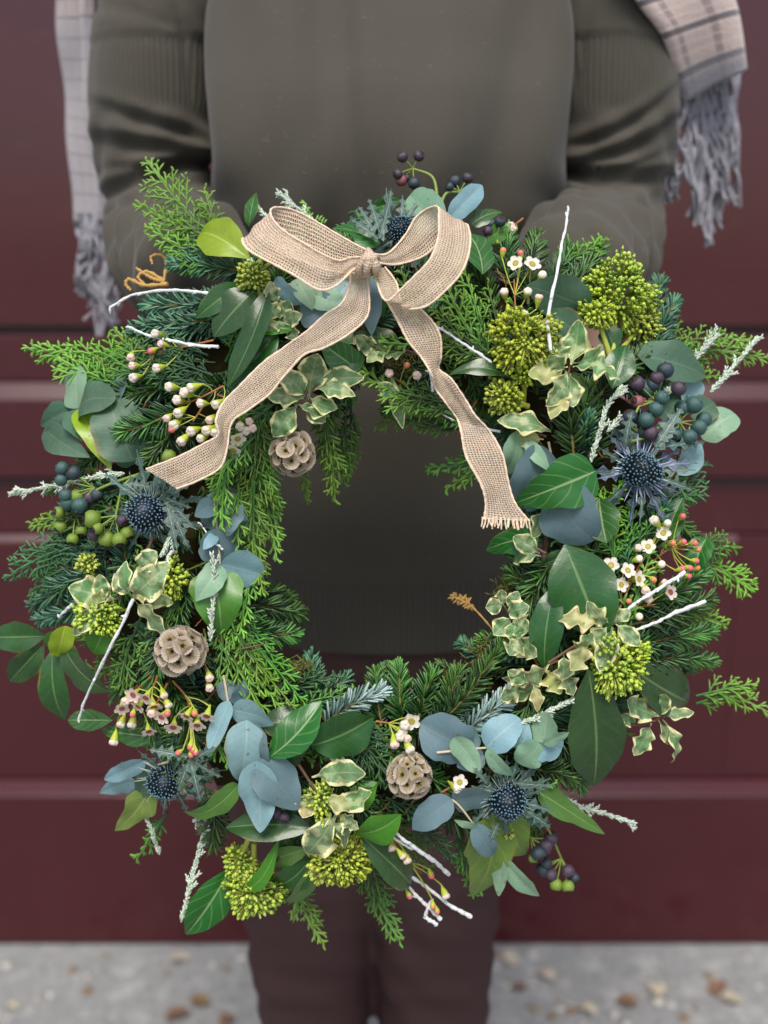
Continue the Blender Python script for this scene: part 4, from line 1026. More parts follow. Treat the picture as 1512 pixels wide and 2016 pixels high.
# ---- variegated sprigs
VAR = [
    ([(1085, 830), (1108, 770), (1124, 718)], 78, [((1124, 718), (1142, 634), 54, 'v'), ((1128, 715), (1192, 682), 38, 'v'), ((1118, 722), (1040, 738), 48, 'b'), ((1128, 722), (1222, 748), 54, 'v'), ((1115, 715), (1095, 672), 40, 'v'), ((1115, 730), (1068, 800), 48, 'v'), ((1122, 735), (1128, 802), 46, 'v'), ((1108, 770), (1085, 828), 40, 'b'), ((1112, 728), (1080, 700), 44, 'v')]),
    ([(640, 720), (606, 784), (585, 800)], 62, [((606, 786), (628, 692), 58, 'v'), ((598, 784), (530, 776), 44, 'v'), ((600, 780), (548, 728), 46, 'v'), ((610, 782), (664, 806), 38, 'v'), ((588, 796), (652, 816), 36, 'v'), ((586, 796), (538, 860), 48, 'v'), ((620, 752), (716, 746), 44, 'v'), ((620, 765), (700, 775), 40, 'v'), ((600, 800), (640, 830), 34, 'v')]),
    ([(575, 650), (550, 628)], 62, [((552, 628), (518, 598), 36, 'v'), ((552, 626), (570, 592), 34, 'v'), ((555, 630), (598, 618), 32, 'v'), ((550, 632), (526, 655), 26, 'v'), ((545, 600), (530, 556), 32, 'v'), ((552, 625), (540, 590), 36, 'v'), ((565, 640), (580, 668), 28, 'v')]),
    ([(300, 1060), (275, 1120), (260, 1176)], 66, [((260, 1174), (328, 1116), 62, 'v'), ((262, 1176), (346, 1182), 40, 'v'), ((256, 1170), (244, 1106), 34, 'v'), ((262, 1180), (336, 1246), 38, 'v'), ((262, 1172), (300, 1165), 36, 'b'), ((258, 1172), (225, 1130), 36, 'v'), ((268, 1120), (310, 1085), 44, 'v')]),
    ([(240, 1175), (205, 1188)], 56, [((224, 1180), (138, 1160), 62, 'v'), ((215, 1182), (180, 1175), 34, 'b'), ((206, 1194), (144, 1250), 40, 'v'), ((205, 1185), (195, 1130), 34, 'v')]),
    ([(1080, 1305), (1150, 1260), (1212, 1226)], 84, [((1200, 1228), (1156, 1184), 42, 'v'), ((1186, 1234), (1100, 1208), 50, 'b'), ((1212, 1228), (1260, 1272), 34, 'v'), ((1206, 1234), (1180, 1322), 44, 'v'), ((1212, 1226), (1240, 1200), 26, 'v'), ((1150, 1258), (1120, 1320), 46, 'b'), ((1130, 1276), (1165, 1240), 44, 'v'), ((1110, 1290), (1110, 1340), 40, 'v'), ((1195, 1235), (1160, 1270), 36, 'v')]),
    ([(1060, 1310), (1020, 1240), (985, 1180)], 40, [((992, 1190), (956, 1196), 34, 'v'), ((990, 1190), (988, 1160), 30, 'v'), ((1000, 1205), (1036, 1196), 40, 'v'), ((1010, 1222), (1044, 1242), 46, 'v'), ((1006, 1215), (972, 1250), 40, 'v'), ((1025, 1250), (1066, 1290), 46, 'v'), ((1025, 1255), (1004, 1292), 40, 'v'), ((1000, 1200), (1020, 1165), 30, 'v'), ((1010, 1225), (1015, 1260), 44, 'v')]),
    ([(1110, 1300), (1080, 1310), (1030, 1360)], 52, [((1082, 1306), (996, 1348), 46, 'v'), ((1075, 1318), (1098, 1368), 52, 'b'), ((1060, 1330), (1010, 1392), 42, 'v'), ((1040, 1345), (1000, 1320), 34, 'v'), ((1050, 1350), (1060, 1400), 26, 'b'), ((1100, 1320), (1128, 1370), 40, 'v'), ((1030, 1360), (985, 1372), 38, 'v')]),
    ([(1220, 1428), (1270, 1425), (1302, 1412)], 30, [((1298, 1410), (1224, 1382), 50, 'v'), ((1300, 1410), (1314, 1362), 36, 'v'), ((1306, 1412), (1370, 1398), 28, 'v'), ((1304, 1416), (1338, 1506), 32, 'v'), ((1282, 1424), (1246, 1486), 42, 'v'), ((1296, 1418), (1312, 1458), 26, 'v'), ((1250, 1424), (1230, 1410), 30, 'v')]),
    ([(588, 1505), (625, 1560), (668, 1602)], 66, [((614, 1530), (722, 1522), 50, 'v'), ((662, 1590), (728, 1558), 48, 'v'), ((662, 1604), (600, 1684), 64, 'v'), ((668, 1602), (708, 1630), 28, 'v'), ((670, 1612), (688, 1672), 28, 'v'), ((612, 1560), (596, 1610), 44, 'b'), ((650, 1600), (672, 1650), 40, 'v'), ((640, 1575), (690, 1590), 36, 'b')]),
    ([(1075, 860), (1040, 845)], 40, [((1085, 850), (978, 828), 46, 'v'), ((1070, 865), (1010, 870), 34, 'b')]),
    ([(1075, 1090), (1040, 1070)], 42, [((1062, 1090), (1010, 1055), 40, 'v'), ((1065, 1095), (1000, 1100), 36, 'v'), ((1075, 1000), (1050, 1060), 40, 'v')]),
    ([(770, 720), (735, 690)], 42, [((760, 680), (722, 712), 36, 'v'), ((770, 740), (792, 836), 30, 'v'), ((745, 700), (700, 660), 36, 'v'), ((740, 750), (790, 790), 34, 'v')]),
    ([(830, 700), (775, 680)], 34, [((800, 690), (740, 700), 30, 'v'), ((700, 650), (660, 690), 40, 'v')]),
]
for st_, lift, lv in VAR:
    sp_ = stem_mesh([P(x_, y_, lift - 4) for x_, y_ in st_], 3.0, 1.8, wob=.4).build('variegated_sprig', M_STEMB, wreath)
    for b, t, w_, c_ in lv:
        leaf('leaf', sp_, b, t, w_, 'pitt', M_VARB if c_ == 'b' else M_VAR, lift + random.uniform(-3, 8), dz=random.uniform(-6, 24), wave=random.uniform(.16, .30), wfreq=random.uniform(2.0, 3.2), curl=random.uniform(-.22, .3), bend=random.uniform(-.15, .2), roll=random.uniform(-.75, .75), fold=random.uniform(-.1, .5), twist=random.uniform(-.6, .6), nl=34, nw=9)

# ---- thistles
def thistle(px, py, r, axis, lift, nb, mat, blen, skew=(0, 0), lilac=False, label=None):
    c = P(px, py, lift); axis = unit(np.array(axis, float))
    q = Vector(axis).to_track_quat('Z', 'Y')
    root = MB()
    back = c - axis * r * S * .9
    tube(root, crom([back - axis * 40 * S + np.array([0, 0, -20 * S]), back, c - axis * r * .3 * S], 8), np.array([4, 4, 4, 5, 6, 8, 10, 12]) * S, 8)
    to = root.build('thistle', M_STEMG, wreath, label=label)
    mb = MB()
    n_ = 230; k = np.arange(n_) + .5
    cz = 1 - k / n_ * 1.55; pr = np.sqrt(np.maximum(0, 1 - cz * cz)); an_ = k * 2.399963
    d = np.stack([pr * np.cos(an_), pr * np.sin(an_), cz], -1)
    rot = np.array(q.to_matrix())
    dw = d @ rot.T
    lop = 1 + .10 * np.sin(d[:, 0] * 3 + px) + .08 * np.sin(d[:, 1] * 4 + py)
    body_ = ICO2[0] * [.86, .86, 1.08] * r * S
    mb.add(body_ @ rot.T + c, ICO2[1], 0, None, .0)
    pos = (d * [.84, .84, 1.06] * lop[:, None] * r * S) @ rot.T + c
    cords(mb, pos, dw + rng.normal(0, .12, dw.shape), r * .25 * S * rng.uniform(.5, 1.2, n_), r * .058 * S, .05, 1.0, st=(0, .5, .85, 1), rf=(1, .9, .95, .25), sides=5)
    mb.build('flower_head', M_THIS, to)
    for k in range(nb):
        a = 2 * math.pi * k / nb + random.uniform(-.2, .2)
        rd_ = np.array([math.cos(a), math.sin(a), 0])
        dirw = rot @ unit(rd_ + np.array([0, 0, random.uniform(-.25, .3)]))
        dirw = dirw + np.array([skew[0], skew[1], 0])
        dirw[2] = max(dirw[2], -.25)
        ln = blen * random.uniform(.75, 1.15) * S
        B = c - axis * r * .62 * S + dirw * r * .35 * S
        T = B + unit(dirw) * ln
        me_ = leaf_mesh('bract', B, T, random.uniform(10, 15) * S, 'spiny', M_BRACTB if (lilac and k % 2) else mat, roll=random.uniform(-.5, .5), bend=random.uniform(-.05, .15), fold=.5, nl=15, nw=5)
        mkobj('bract', me_, to)
    # fine bristles at the collar
    m_ = 46; a = rng.uniform(0, 6.28, m_)
    dd = np.stack([np.cos(a), np.sin(a), rng.uniform(-.2, .55, m_)], -1) @ rot.T
    mb = MB(); cords(mb, c - axis * r * .5 * S + dd * r * .6 * S, dd + rng.normal(0, .15, dd.shape), blen * .5 * S * rng.uniform(.5, 1.1, m_), (1.7 if lilac else 1.1) * S, .3, 1.0, sides=3)
    mb.build('bristles', M_LILAC if lilac else M_SPINE, to, kind='stuff')
M_THIS = tip_mat('thistle_blue', lin(14, 24, 36), lin(104, 140, 158), .5, .45, 1.05, .4, var=.2)
M_LILAC = tip_mat('lilac_bristle', lin(92, 108, 150), lin(196, 202, 226), .5, .1, .9)
M_SPINE = tip_mat('grey_bristle', lin(74, 96, 92), lin(170, 184, 172), .5, .1, .9)
thistle(788, 455, 26, (.2, .35, 1), 34, 13, M_BRACT, 84, (-.35, .15))
thistle(288, 1008, 33, (-.38, -.3, 1), 66, 20, M_BRACT, 92, (.25, .1))
thistle(1262, 925, 35, (.05, .12, 1), 66, 26, M_BRACT, 92, (.1, .0), True)
thistle(325, 1540, 31, (-.3, -.6, 1), 22, 18, M_BRACT, 92, (.25, .25))
thistle(998, 1577, 33, (.1, -.3, 1), 62, 18, M_BRACT, 78, (.1, .1))
for (bx, by), (tx, ty), w_ in (((330, 985), (372, 1082), 22), ((335, 985), (385, 1040), 20), ((320, 975), (330, 930), 18), ((320, 975), (380, 1000), 18), ((325, 980), (350, 1090), 20), ((300, 960), (250, 950), 18), ((370, 1490), (290, 1475), 22), ((380, 1495), (430, 1470), 20), ((375, 1495), (395, 1580), 24), ((375, 1495), (350, 1560), 22), ((380, 1495), (440, 1530), 20), ((740, 470), (705, 405), 18), ((745, 470), (770, 370), 20), ((750, 465), (725, 390), 18), ((745, 470), (690, 430), 18), ((755, 475), (760, 400), 18), ((1290, 880), (1345, 800), 30), ((1300, 880), (1390, 870), 22), ((1230, 880), (1245, 810), 26), ((1300, 940), (1365, 965), 24), ((1010, 1540), (1090, 1545), 22), ((1030, 1590), (1085, 1630), 26), ((960, 1545), (930, 1510), 18), ((980, 1620), (960, 1660), 20)):
    mkobj('thistle_bract', leaf_mesh('thistle_bract', P(bx, by, 66), P(tx, ty, 74 + random.uniform(0, 20)), w_ * .72 * S, 'spiny', M_BRACT, roll=random.uniform(-.4, .4), bend=.08, fold=.5, nl=17, nw=5), wreath)

# ---- starflower seed pods
def cup_mesh(mat):
    mb = MB(); na, nr = 40, 7
    a = np.linspace(0, 2 * math.pi, na, endpoint=False); rr_ = np.linspace(0.0, 1, nr)
    A, Q = np.meshgrid(a, rr_, indexing='ij')
    hz = .30 * Q ** 1.7 + .02 * np.cos(A * 20) * Q
    rq = Q * (1 + .035 * np.cos(A * 20) * Q)
    v = np.stack([rq * np.cos(A), rq * np.sin(A), hz], -1).reshape(-1, 3)
    i = np.arange(na)[:, None]; j = np.arange(nr - 1)[None]; i2 = (i + 1) % na
    uv = np.stack([A / 6.2832, Q], -1).reshape(-1, 2)
    mb.add(v, np.stack([i * nr + j, i2 * nr + j, i2 * nr + j + 1, i * nr + j + 1], -1).reshape(-1, 4), 0, uv)
    b5 = np.arange(5) * 6.2832 / 5
    cords(mb, np.zeros((5, 3)) + [0, 0, .03], np.stack([np.cos(b5), np.sin(b5), np.full(5, .65)], -1), .42, .035, sides=3, mat=1)
    return mb.mesh('cup', [mat, M_CAP])
def seed_pod(px, py, r, lift, mat, ncup, cs, seed, label):
    c = P(px, py, lift)
    mb = MB(); mb.add(ICO2[0] * r * .74 * S + c, ICO2[1]); tube(mb, [c + np.array([0, 0, -r * S * .6]), c + np.array([8 * S, -20 * S, -r * 2 * S])], 3 * S, 6)
    po = mb.build('seed_pod', M_STEMB, wreath, label=label)
    cm = cup_mesh(mat); rg = np.random.default_rng(seed)
    spin = Quaternion((.3, .5, .2, .7)).normalized() if seed % 2 else Quaternion((1, .2, .1, .3)).normalized()
    for k in range(ncup):
        z_ = 1 - 2 * (k + .5) / ncup; pr = math.sqrt(1 - z_ * z_); an_ = k * 2.399963
        d = spin @ Vector((pr * math.cos(an_), pr * math.sin(an_), z_))
        o = mkobj('cup', cm, po)
        o.location = Vector(c) + d * r * .80 * S
        o.rotation_mode = 'QUATERNION'
        d2 = (d + Vector(rg.normal(0, .14, 3))).normalized()
        o.rotation_quaternion = d2.to_track_quat('Z', 'Y') @ Quaternion((0, 0, 1), rg.uniform(0, 6.28))
        sc_ = cs * r * S * rg.uniform(.82, 1.14); o.scale = (sc_, sc_ * rg.uniform(.88, 1.06), sc_ * rg.uniform(.8, 1.2))
seed_pod(575, 893, 43, 76, M_POD, 36, .37, 3, 'small brown papery seed pod hanging at the inner top edge of the wreath')
seed_pod(355, 1281, 46, 76, M_POD, 38, .38, 5, 'beige papery seed pod, largest of the three, on the left of the wreath')
seed_pod(806, 1528, 41, 66, M_POD2, 32, .42, 8, 'mauve grey open seed pod at the bottom of the wreath')

# ---- skimmia bud clusters
def skimmia(px, py, rx, ry, lift, nbud, stem_to, seed, rb=4.5, label=None):
    rg = np.random.default_rng(seed)
    c = P(px, py, lift)
    mb = MB()
    foot = P(*stem_to, max(4, lift - 30))
    tube(mb, crom([foot, (foot * .6 + c * .4), c], 10), np.linspace(6, 4.0, 10) * S, 7)
    n_ = int(nbud * 1.65)
    k = np.arange(n_) + .5
    cz = 1 - k / n_ * 1.35; pr = np.sqrt(np.maximum(0, 1 - cz * cz)); an_ = k * 2.399963 + rg.normal(0, .12, n_)
    d = np.stack([pr * np.cos(an_), pr * np.sin(an_), cz * .8], -1)
    lump_ = 1 + .13 * np.sin(d[:, 0] * 5 + seed) + .12 * np.sin(d[:, 1] * 6 + seed * 2) + rg.normal(0, .085, n_)
    d = d + rg.normal(0, .06, d.shape)
    pos = c + d * lump_[:, None] * np.array([rx, ry, (rx + ry) * .5]) * S
    # branchlets
    nb_ = 9; cl = c + nrm(d[rg.integers(0, n_, nb_)]) * min(rx, ry) * .5 * S
    for b_ in cl: tube(mb, [c - np.array([0, 0, 6 * S]), b_], 2.6 * S, 5)
    near = cl[np.argmin(((pos[:, None] - cl[None]) ** 2).sum(-1), 1)]
    dd = pos - near; ln = np.linalg.norm(dd, axis=1)
    cords(mb, near, dd, ln, 1.2 * S, sides=3, rf=(1, 1, 1, 1))
    so = mb.build('skimmia_head', M_STEMY, wreath, label=label)
    m2 = MB()
    tp = np.clip(rg.normal(.6, .28, n_), 0, 1)
    balls(m2, pos, rb * S * rg.uniform(.55, 1.12, n_), tp)
    balls(m2, pos + nrm(pos - c) * rb * .75 * S, rb * .42 * S, np.clip(tp + .35, 0, 1.2), 0)
    m_ = n_ // 3; dp = c + d[rg.integers(0, n_, m_)] * rg.uniform(.6, .88, (m_, 1)) * np.array([rx, ry, rx]) * S
    balls(m2, dp, rb * .85 * S, .3)
    m2.build('buds', M_BUD, so, kind='stuff')
skimmia(1213, 582, 70, 60, 66, 330, (1205, 730), 1, label='large yellow green bud cluster at the upper right of the wreath')
skimmia(1262, 640, 36, 42, 42, 90, (1205, 710), 2)
skimmia(1175, 620, 30, 26, 60, 60, (1200, 700), 12)
skimmia(1024, 666, 57, 50, 66, 260, (1030, 760), 3)
skimmia(990, 782, 30, 28, 56, 70, (1040, 800), 4)
skimmia(1035, 735, 24, 20, 50, 40, (1030, 790), 14)
skimmia(499, 546, 27, 25, 66, 60, (520, 600), 5)
skimmia(197, 1212, 38, 32, 42, 120, (240, 1200), 6)
skimmia(336, 1138, 30, 34, 50, 90, (350, 1200), 7)
skimmia(172, 1110, 18, 16, 30, 26, (200, 1160), 8)
skimmia(1212, 1305, 46, 54, 70, 230, (1160, 1330), 9)
skimmia(500, 1748, 54, 46, 32, 220, (500, 1660), 10)
skimmia(470, 1698, 28, 34, 36, 70, (490, 1650), 15)
skimmia(668, 1694, 53, 45, 46, 240, (670, 1600), 11)
skimmia(632, 1574, 24, 34, 50, 60, (640, 1520), 13)
skimmia(1000, 1640, 10, 10, 30, 10, (1000, 1600), 17)

# ---- wax flowers
def flower_mesh(name, petal, cup):
    mb = MB(); 
    for k in range(5):
        a = 2 * math.pi * k / 5; n1, n2 = 6, 7
        t, u = np.meshgrid(np.linspace(0, 1, n1), np.linspace(-1, 1, n2), indexing='ij')
        wd = np.sqrt(np.maximum(0, 1 - (2 * (t * .94 + .03) - 1) ** 2)) * .40 + .05 * (1 - t)
        rr_ = .30 + t * .72; xx = u * wd
        zz = .18 * (t ** 1.5) - .10 * t ** 3 + .12 * (u ** 2) * t
        v = np.stack([rr_ * math.cos(a) - xx * math.sin(a), rr_ * math.sin(a) + xx * math.cos(a), zz], -1).reshape(-1, 3)
        i = np.arange(n1 - 1)[:, None] * n2 + np.arange(n2 - 1)[None]
        mb.add(v, np.stack([i, i + n2, i + n2 + 1, i + 1], -1).reshape(-1, 4), 0, np.stack([u * .5 + .5, t], -1).reshape(-1, 2))
    k = 14; th_ = np.linspace(0, 2 * math.pi, k, endpoint=False)
    ring = lambda r_, z_: np.stack([np.cos(th_) * r_, np.sin(th_) * r_, np.full(k, z_)], -1)
    loft(mb, [ring(.38, .06), ring(.36, .0), ring(.22, -.08), ring(.05, -.06)], True, 1)
    balls(mb, np.stack([np.cos(th_[::2]) * .30, np.sin(th_[::2]) * .30, np.full(7, .08)], -1), .07, mat=1)
    loft(mb, [ring(.40, .02), ring(.40, -.25), ring(.30, -.65), ring(.14, -1.1), ring(.08, -1.4)], True, 2)
    return mb.mesh(name, [petal, cup, M_CALYX])
def bud_mesh(name, mat):
    mb = MB(); balls(mb, [(0, 0, .25)], .52, mat=0, ic=ICO2, sq=(1, 1, 1.05))
    k = 12; th_ = np.linspace(0, 2 * math.pi, k, endpoint=False)
    ring = lambda r_, z_: np.stack([np.cos(th_) * r_, np.sin(th_) * r_, np.full(k, z_)], -1)
    loft(mb, [ring(.50, .18), ring(.46, -.1), ring(.30, -.5), ring(.12, -.95)], True, 1)
    return mb.mesh(name, [mat, M_CALYX])
def closed_mesh(name, petal):
    mb = MB()
    for k in range(5):
        a = 2 * math.pi * k / 5 + .3
        balls(mb, [(math.cos(a) * .24, math.sin(a) * .24, .34)], .36, ic=ICO2, sq=(1, 1, 1.1))
    k = 12; th_ = np.linspace(0, 2 * math.pi, k, endpoint=False)
    ring = lambda r_, z_: np.stack([np.cos(th_) * r_, np.sin(th_) * r_, np.full(k, z_)], -1)
    loft(mb, [ring(.50, .22), ring(.50, -.1), ring(.34, -.6), ring(.14, -1.1), ring(.08, -1.4)], True, 1)
    return mb.mesh(name, [petal, M_CALYX])
FL = dict(o=(flower_mesh('flower', M_PETAL, M_CENTG), 15.5, 'flower'), p=(flower_mesh('flower', M_PETALP, M_CENT), 16, 'flower'),
          c=(closed_mesh('flower', M_PETAL), 15.5, 'flower'), q=(closed_mesh('flower', M_PETALP), 14, 'flower'),
          k=(bud_mesh('bud', M_PINK), 11.5, 'bud'), r=(bud_mesh('bud', M_CORAL), 11.5, 'bud'), w=(bud_mesh('bud', M_CREAM), 15, 'bud'))
WAX = [
    ([(1022, 680), (1015, 610), (1012, 550)], 72, 'o:1015,518 o:1048,520 c:993,578 c:1038,577 c:1030,622 c:1004,636 r:990,497 k:1025,502 w:1066,545 q:1060,590', (0, .5, .8)),
    ([(420, 670), (330, 690), (285, 695)], 58, 'c:309,658 q:320,678 q:258,702 q:264,720 c:266,743 c:312,724 k:300,690', (-.3, -.3, .8)),
    ([(440, 760), (390, 785), (350, 800)], 62, 'c:337,762 c:352,788 c:354,811 c:380,762 c:367,774 c:398,794 c:428,795', (-.5, -.2, .8)),
    ([(440, 800), (420, 830), (390, 860)], 62, 'q:415,825 c:380,848 c:360,866 c:398,862 c:410,846', (-.4, -.5, .7)),
    ([(470, 800), (470, 840)], 66, 'q:490,829 c:473,838 c:482,846 o:468,864 o:459,887 q:495,842', (0, -.5, .9)),
    ([(310, 1330), (300, 1360)], 66, 'p:272,1391 p:287,1374 p:303,1392 q:322,1366 q:330,1385', (-.2, -.6, .8)),
    ([(400, 1300), (408, 1320)], 56, 'q:412,1332 q:412,1352', (0, -.5, .8)),
    ([(340, 1340), (370, 1380), (380, 1450)], 68, 'p:341,1432 p:367,1410 p:388,1428 p:407,1410 r:383,1402 k:375,1468 k:385,1479 k:376,1484 k:353,1481 k:380,1474', (.1, -.7, .7)),
    ([(330, 1345), (300, 1400)], 72, 'p:318,1412 q:300,1402 p:262,1368 k:330,1402', (-.1, -.5, .8)),
    ([(300, 1330), (255, 1370)], 60, 'q:250,1378 p:240,1395 k:262,1404', (-.2, -.6, .8)),
    ([(400, 800), (380, 830)], 64, 'c:345,835 q:330,822 c:425,850 k:340,845', (-.4, -.3, .8)),
    ([(1220, 1160), (1260, 1120)], 54, 'o:1258,1140 q:1270,1160 r:1285,1140 w:1300,1112', (.1, 0, 1)),
    ([(270, 1350), (240, 1400), (228, 1430)], 40, 'c:240,1422 c:261,1422 p:293,1440 c:225,1456', (-.1, -.8, .6)),
    ([(740, 1420), (775, 1425)], 66, 'c:795,1427 o:810,1420 c:785,1450 c:805,1472 c:790,1440 q:800,1452 q:776,1462', (.3, -.2, .9)),
    ([(870, 1560), (895, 1545)], 60, 'o:905,1540 c:897,1550', (.2, 0, 1)),
    ([(760, 1620), (790, 1680), (830, 1720)], 40, 'q:770,1666 q:790,1682 q:752,1650 q:800,1690 k:848,1721 c:876,1760 k:805,1762 r:860,1792 r:852,1782', (.4, -.6, .6)),
    ([(1210, 1220), (1255, 1120), (1290, 1060)], 52, 'c:1290,1027 w:1312,1031 o:1306,1049 o:1276,1076 w:1255,1101 o:1203,1113 o:1236,1123 o:1223,1151 q:1255,1080', (0, .1, 1)),
    ([(1270, 1120), (1310, 1085), (1340, 1075)], 34, 'r:1322,1070 k:1343,1068 k:1365,1070 r:1372,1082 k:1368,1104 k:1340,1121 k:1355,1118 r:1370,1119 k:1353,1133 k:1342,1018', (.5, .1, .8)),
    ([(1230, 1200), (1290, 1190)], 44, 'p:1320,1166 w:1256,1213 r:1236,1184 q:1306,1150 q:1275,1180', (.2, 0, 1)),
    ([(800, 760), (770, 740)], 30, 'q:765,735 q:820,738 r:800,720', (0, 0, 1)),
    ([(1030, 430), (1010, 445)], 20, 'q:1005,446 q:1012,452', (0, .3, 1)),
]
for st_, lift, spec_, face in WAX:
    sp_pts = crom([P(x_, y_, lift - 16) for x_, y_ in st_], 20)
    mb = MB(); tube(mb, sp_pts, np.linspace(2.2, 1.4, 20) * S, 6)
    items = []
    for it in spec_.split():
        kd, xy = it.split(':'); px_, py_ = map(float, xy.split(','))
        me_, sz, nm_ = FL[kd]
        c = P(px_, py_, lift + random.uniform(-4, 8))
        j_ = int(np.argmin(((sp_pts - c) ** 2).sum(1))); j_ = max(0, j_ - 5)
        f = np.array(face, float) + rng.normal(0, .28, 3)
        f = unit(unit(f) + (.22 if kd in 'po' else .55) * unit(c - sp_pts[j_])); f[2] = max(f[2], .62 if kd in 'po' else .1)
        f = Vector(f).normalized()
        end = c - np.array(f) * sz * (1.25 if nm_ == 'flower' else .8) * S
        tube(mb, crom([sp_pts[j_], (sp_pts[j_] + end) / 2 - np.array(f) * 4 * S, end], 7), np.array([1.4, 1.2, 1.1, 1.1, 1.1, 1.3, 1.6]) * S, 5, 1)
        items.append((me_, sz, nm_, c, f))
    so = mb.build('wax_flower_sprig', [M_STEMR, M_STEMY], wreath)
    for me_, sz, nm_, c, f in items:
        o = mkobj(nm_, me_, so); o.location = c; o.rotation_mode = 'QUATERNION'
        o.rotation_quaternion = f.to_track_quat('Z', 'Y') @ Quaternion((0, 0, 1), random.uniform(0, 6.28))
        s_ = sz * S * random.uniform(.9, 1.1); o.scale = (s_, s_, s_)

# ---- ivy berries
def berry_mesh(mat):
    mb = MB(); k = 18
    prof = [(.0, -1.0), (.3, -.95), (.62, -.78), (.86, -.5), (.99, -.1), (.98, .2), (.87, .5), (.70, .70), (.58, .77)]
    th_ = np.linspace(0, 2 * math.pi, k, endpoint=False)
    ring = lambda r_, z_: np.stack([np.cos(th_) * max(r_, 1e-3), np.sin(th_) * max(r_, 1e-3), np.full(k, z_)], -1)
    loft(mb, [ring(*p) for p in prof], False, 0)
    loft(mb, [ring(.58, .77), ring(.56, .80), ring(.50, .75), ring(.40, .80), ring(.14, .88), ring(.06, .98)], False, 1)
    loft(mb, [ring(.06, .98), ring(.05, 1.06)], True, 1)
    return mb.mesh('berry', [mat, M_CAP if mat is not M_BERT else mat])
BM = {k: berry_mesh(m_) for k, m_ in dict(b=M_BERB, t=M_BERT, p=M_BERP, g=M_BERG, r=M_BERR).items()}
IVY = [
    ([(862, 400), (852, 350), (813, 332)], 30, 'p:792,309,11 p:825,307,11 r:790,355,12 b:815,361,12 p:783,343,10 p:800,350,9', (813, 332)),
    ([(868, 400), (880, 380), (905, 378)], 28, 'b:896,357,12 p:921,350,11 b:885,368,9', (905, 378)),
    ([(980, 480), (975, 460)], 14, 'b:967,442,11 b:985,436,11 p:960,455,10', (978, 470)),
    ([(1230, 860), (1258, 800)], 60, 'p:1255,755,14 r:1255,791,13 b:1286,757,14 t:1275,766,17 p:1293,744,13 b:1310,729,16 p:1336,765,14 t:1303,783,14', (1290, 790)),
    ([(1240, 870), (1272, 862)], 56, 't:1291,806,15 t:1272,827,15 b:1240,820,14 b:1225,829,13 p:1281,853,15 b:1266,850,12', (1256, 850)),
    ([(1290, 845), (1335, 832)], 58, 't:1366,797,17 t:1343,803,15 t:1386,826,15 t:1376,841,16 t:1357,860,15 b:1345,868,14 t:1330,855,12', (1337, 831)),
    ([(335, 920), (270, 935), (200, 960), (180, 975)], 34, 'g:152,977,14 p:177,979,14 b:191,974,13 t:157,995,16 t:129,975,13 b:145,931,14 t:122,922,13 t:120,945,12 t:133,990,14', (185, 960)),
    ([(270, 935), (242, 960), (228, 1015)], 48, 'g:181,1022,17 p:241,1025,12 p:185,1053,12 g:210,1062,16 g:235,1063,14 g:251,1050,14 g:192,1040,11', (228, 1015)),
    ([(200, 985), (150, 1010)], 10, 'g:116,1010,12 g:119,1037,13 g:143,1062,12 t:128,1000,12 g:160,1045,12', (150, 1010)),
    ([(350, 905), (338, 902)], 58, 'g:332,899,14', (345, 905)),
    ([(1010, 1590), (1070, 1620), (1105, 1690)], 10, 'b:1068,1712,14 p:1085,1722,14 p:1118,1715,14 g:1095,1742,13 g:1118,1745,13 b:1130,1728,11 b:1075,1700,13', (1105, 1690)),
    ([(1020, 1620), (1045, 1650)], 12, 'p:1075,1665,16 b:1060,1680,15 p:1085,1650,14 g:1050,1690,10', (1045, 1650)),
    ([(560, 1590), (545, 1595)], 40, 'p:545,1600,12 p:560,1608,11 b:530,1604,11', (560, 1590)),
]
for st_, lift, spec_, node in IVY:
    mb = MB(); tube(mb, crom([P(x_, y_, lift) for x_, y_ in st_], 16), np.linspace(3.4, 2.4, 16) * S, 7)
    nd = P(*node, lift); items = []
    tube(mb, crom([P(*st_[-1], lift), nd + 1e-5], 4), 2.4 * S, 6)
    for it in spec_.split():
        kd, xyz = it.split(':'); px_, py_, r_ = map(float, xyz.split(','))
        c = P(px_, py_, z=surf(*node) + lift + random.uniform(-10, 14)); d = unit(c - nd)
        tube(mb, crom([nd, (nd + c) / 2 + np.array([0, 0, 3 * S]), c - d * r_ * .8 * S], 6), np.array([1.9, 1.5, 1.4, 1.4, 1.6, 2.0]) * S, 5)
        items.append((BM[kd], c, r_, d))
    so = mb.build('ivy_berry_cluster', M_STEMG, wreath)
    for me_, c, r_, d in items:
        o = mkobj('berry', me_, so); o.location = c; o.scale = (r_ * S,) * 3
        o.rotation_mode = 'QUATERNION'; dd = Vector(unit(d + np.array([0, 0, .35]) + rng.normal(0, .2, 3))); o.rotation_quaternion = dd.to_track_quat('Z', 'Y')

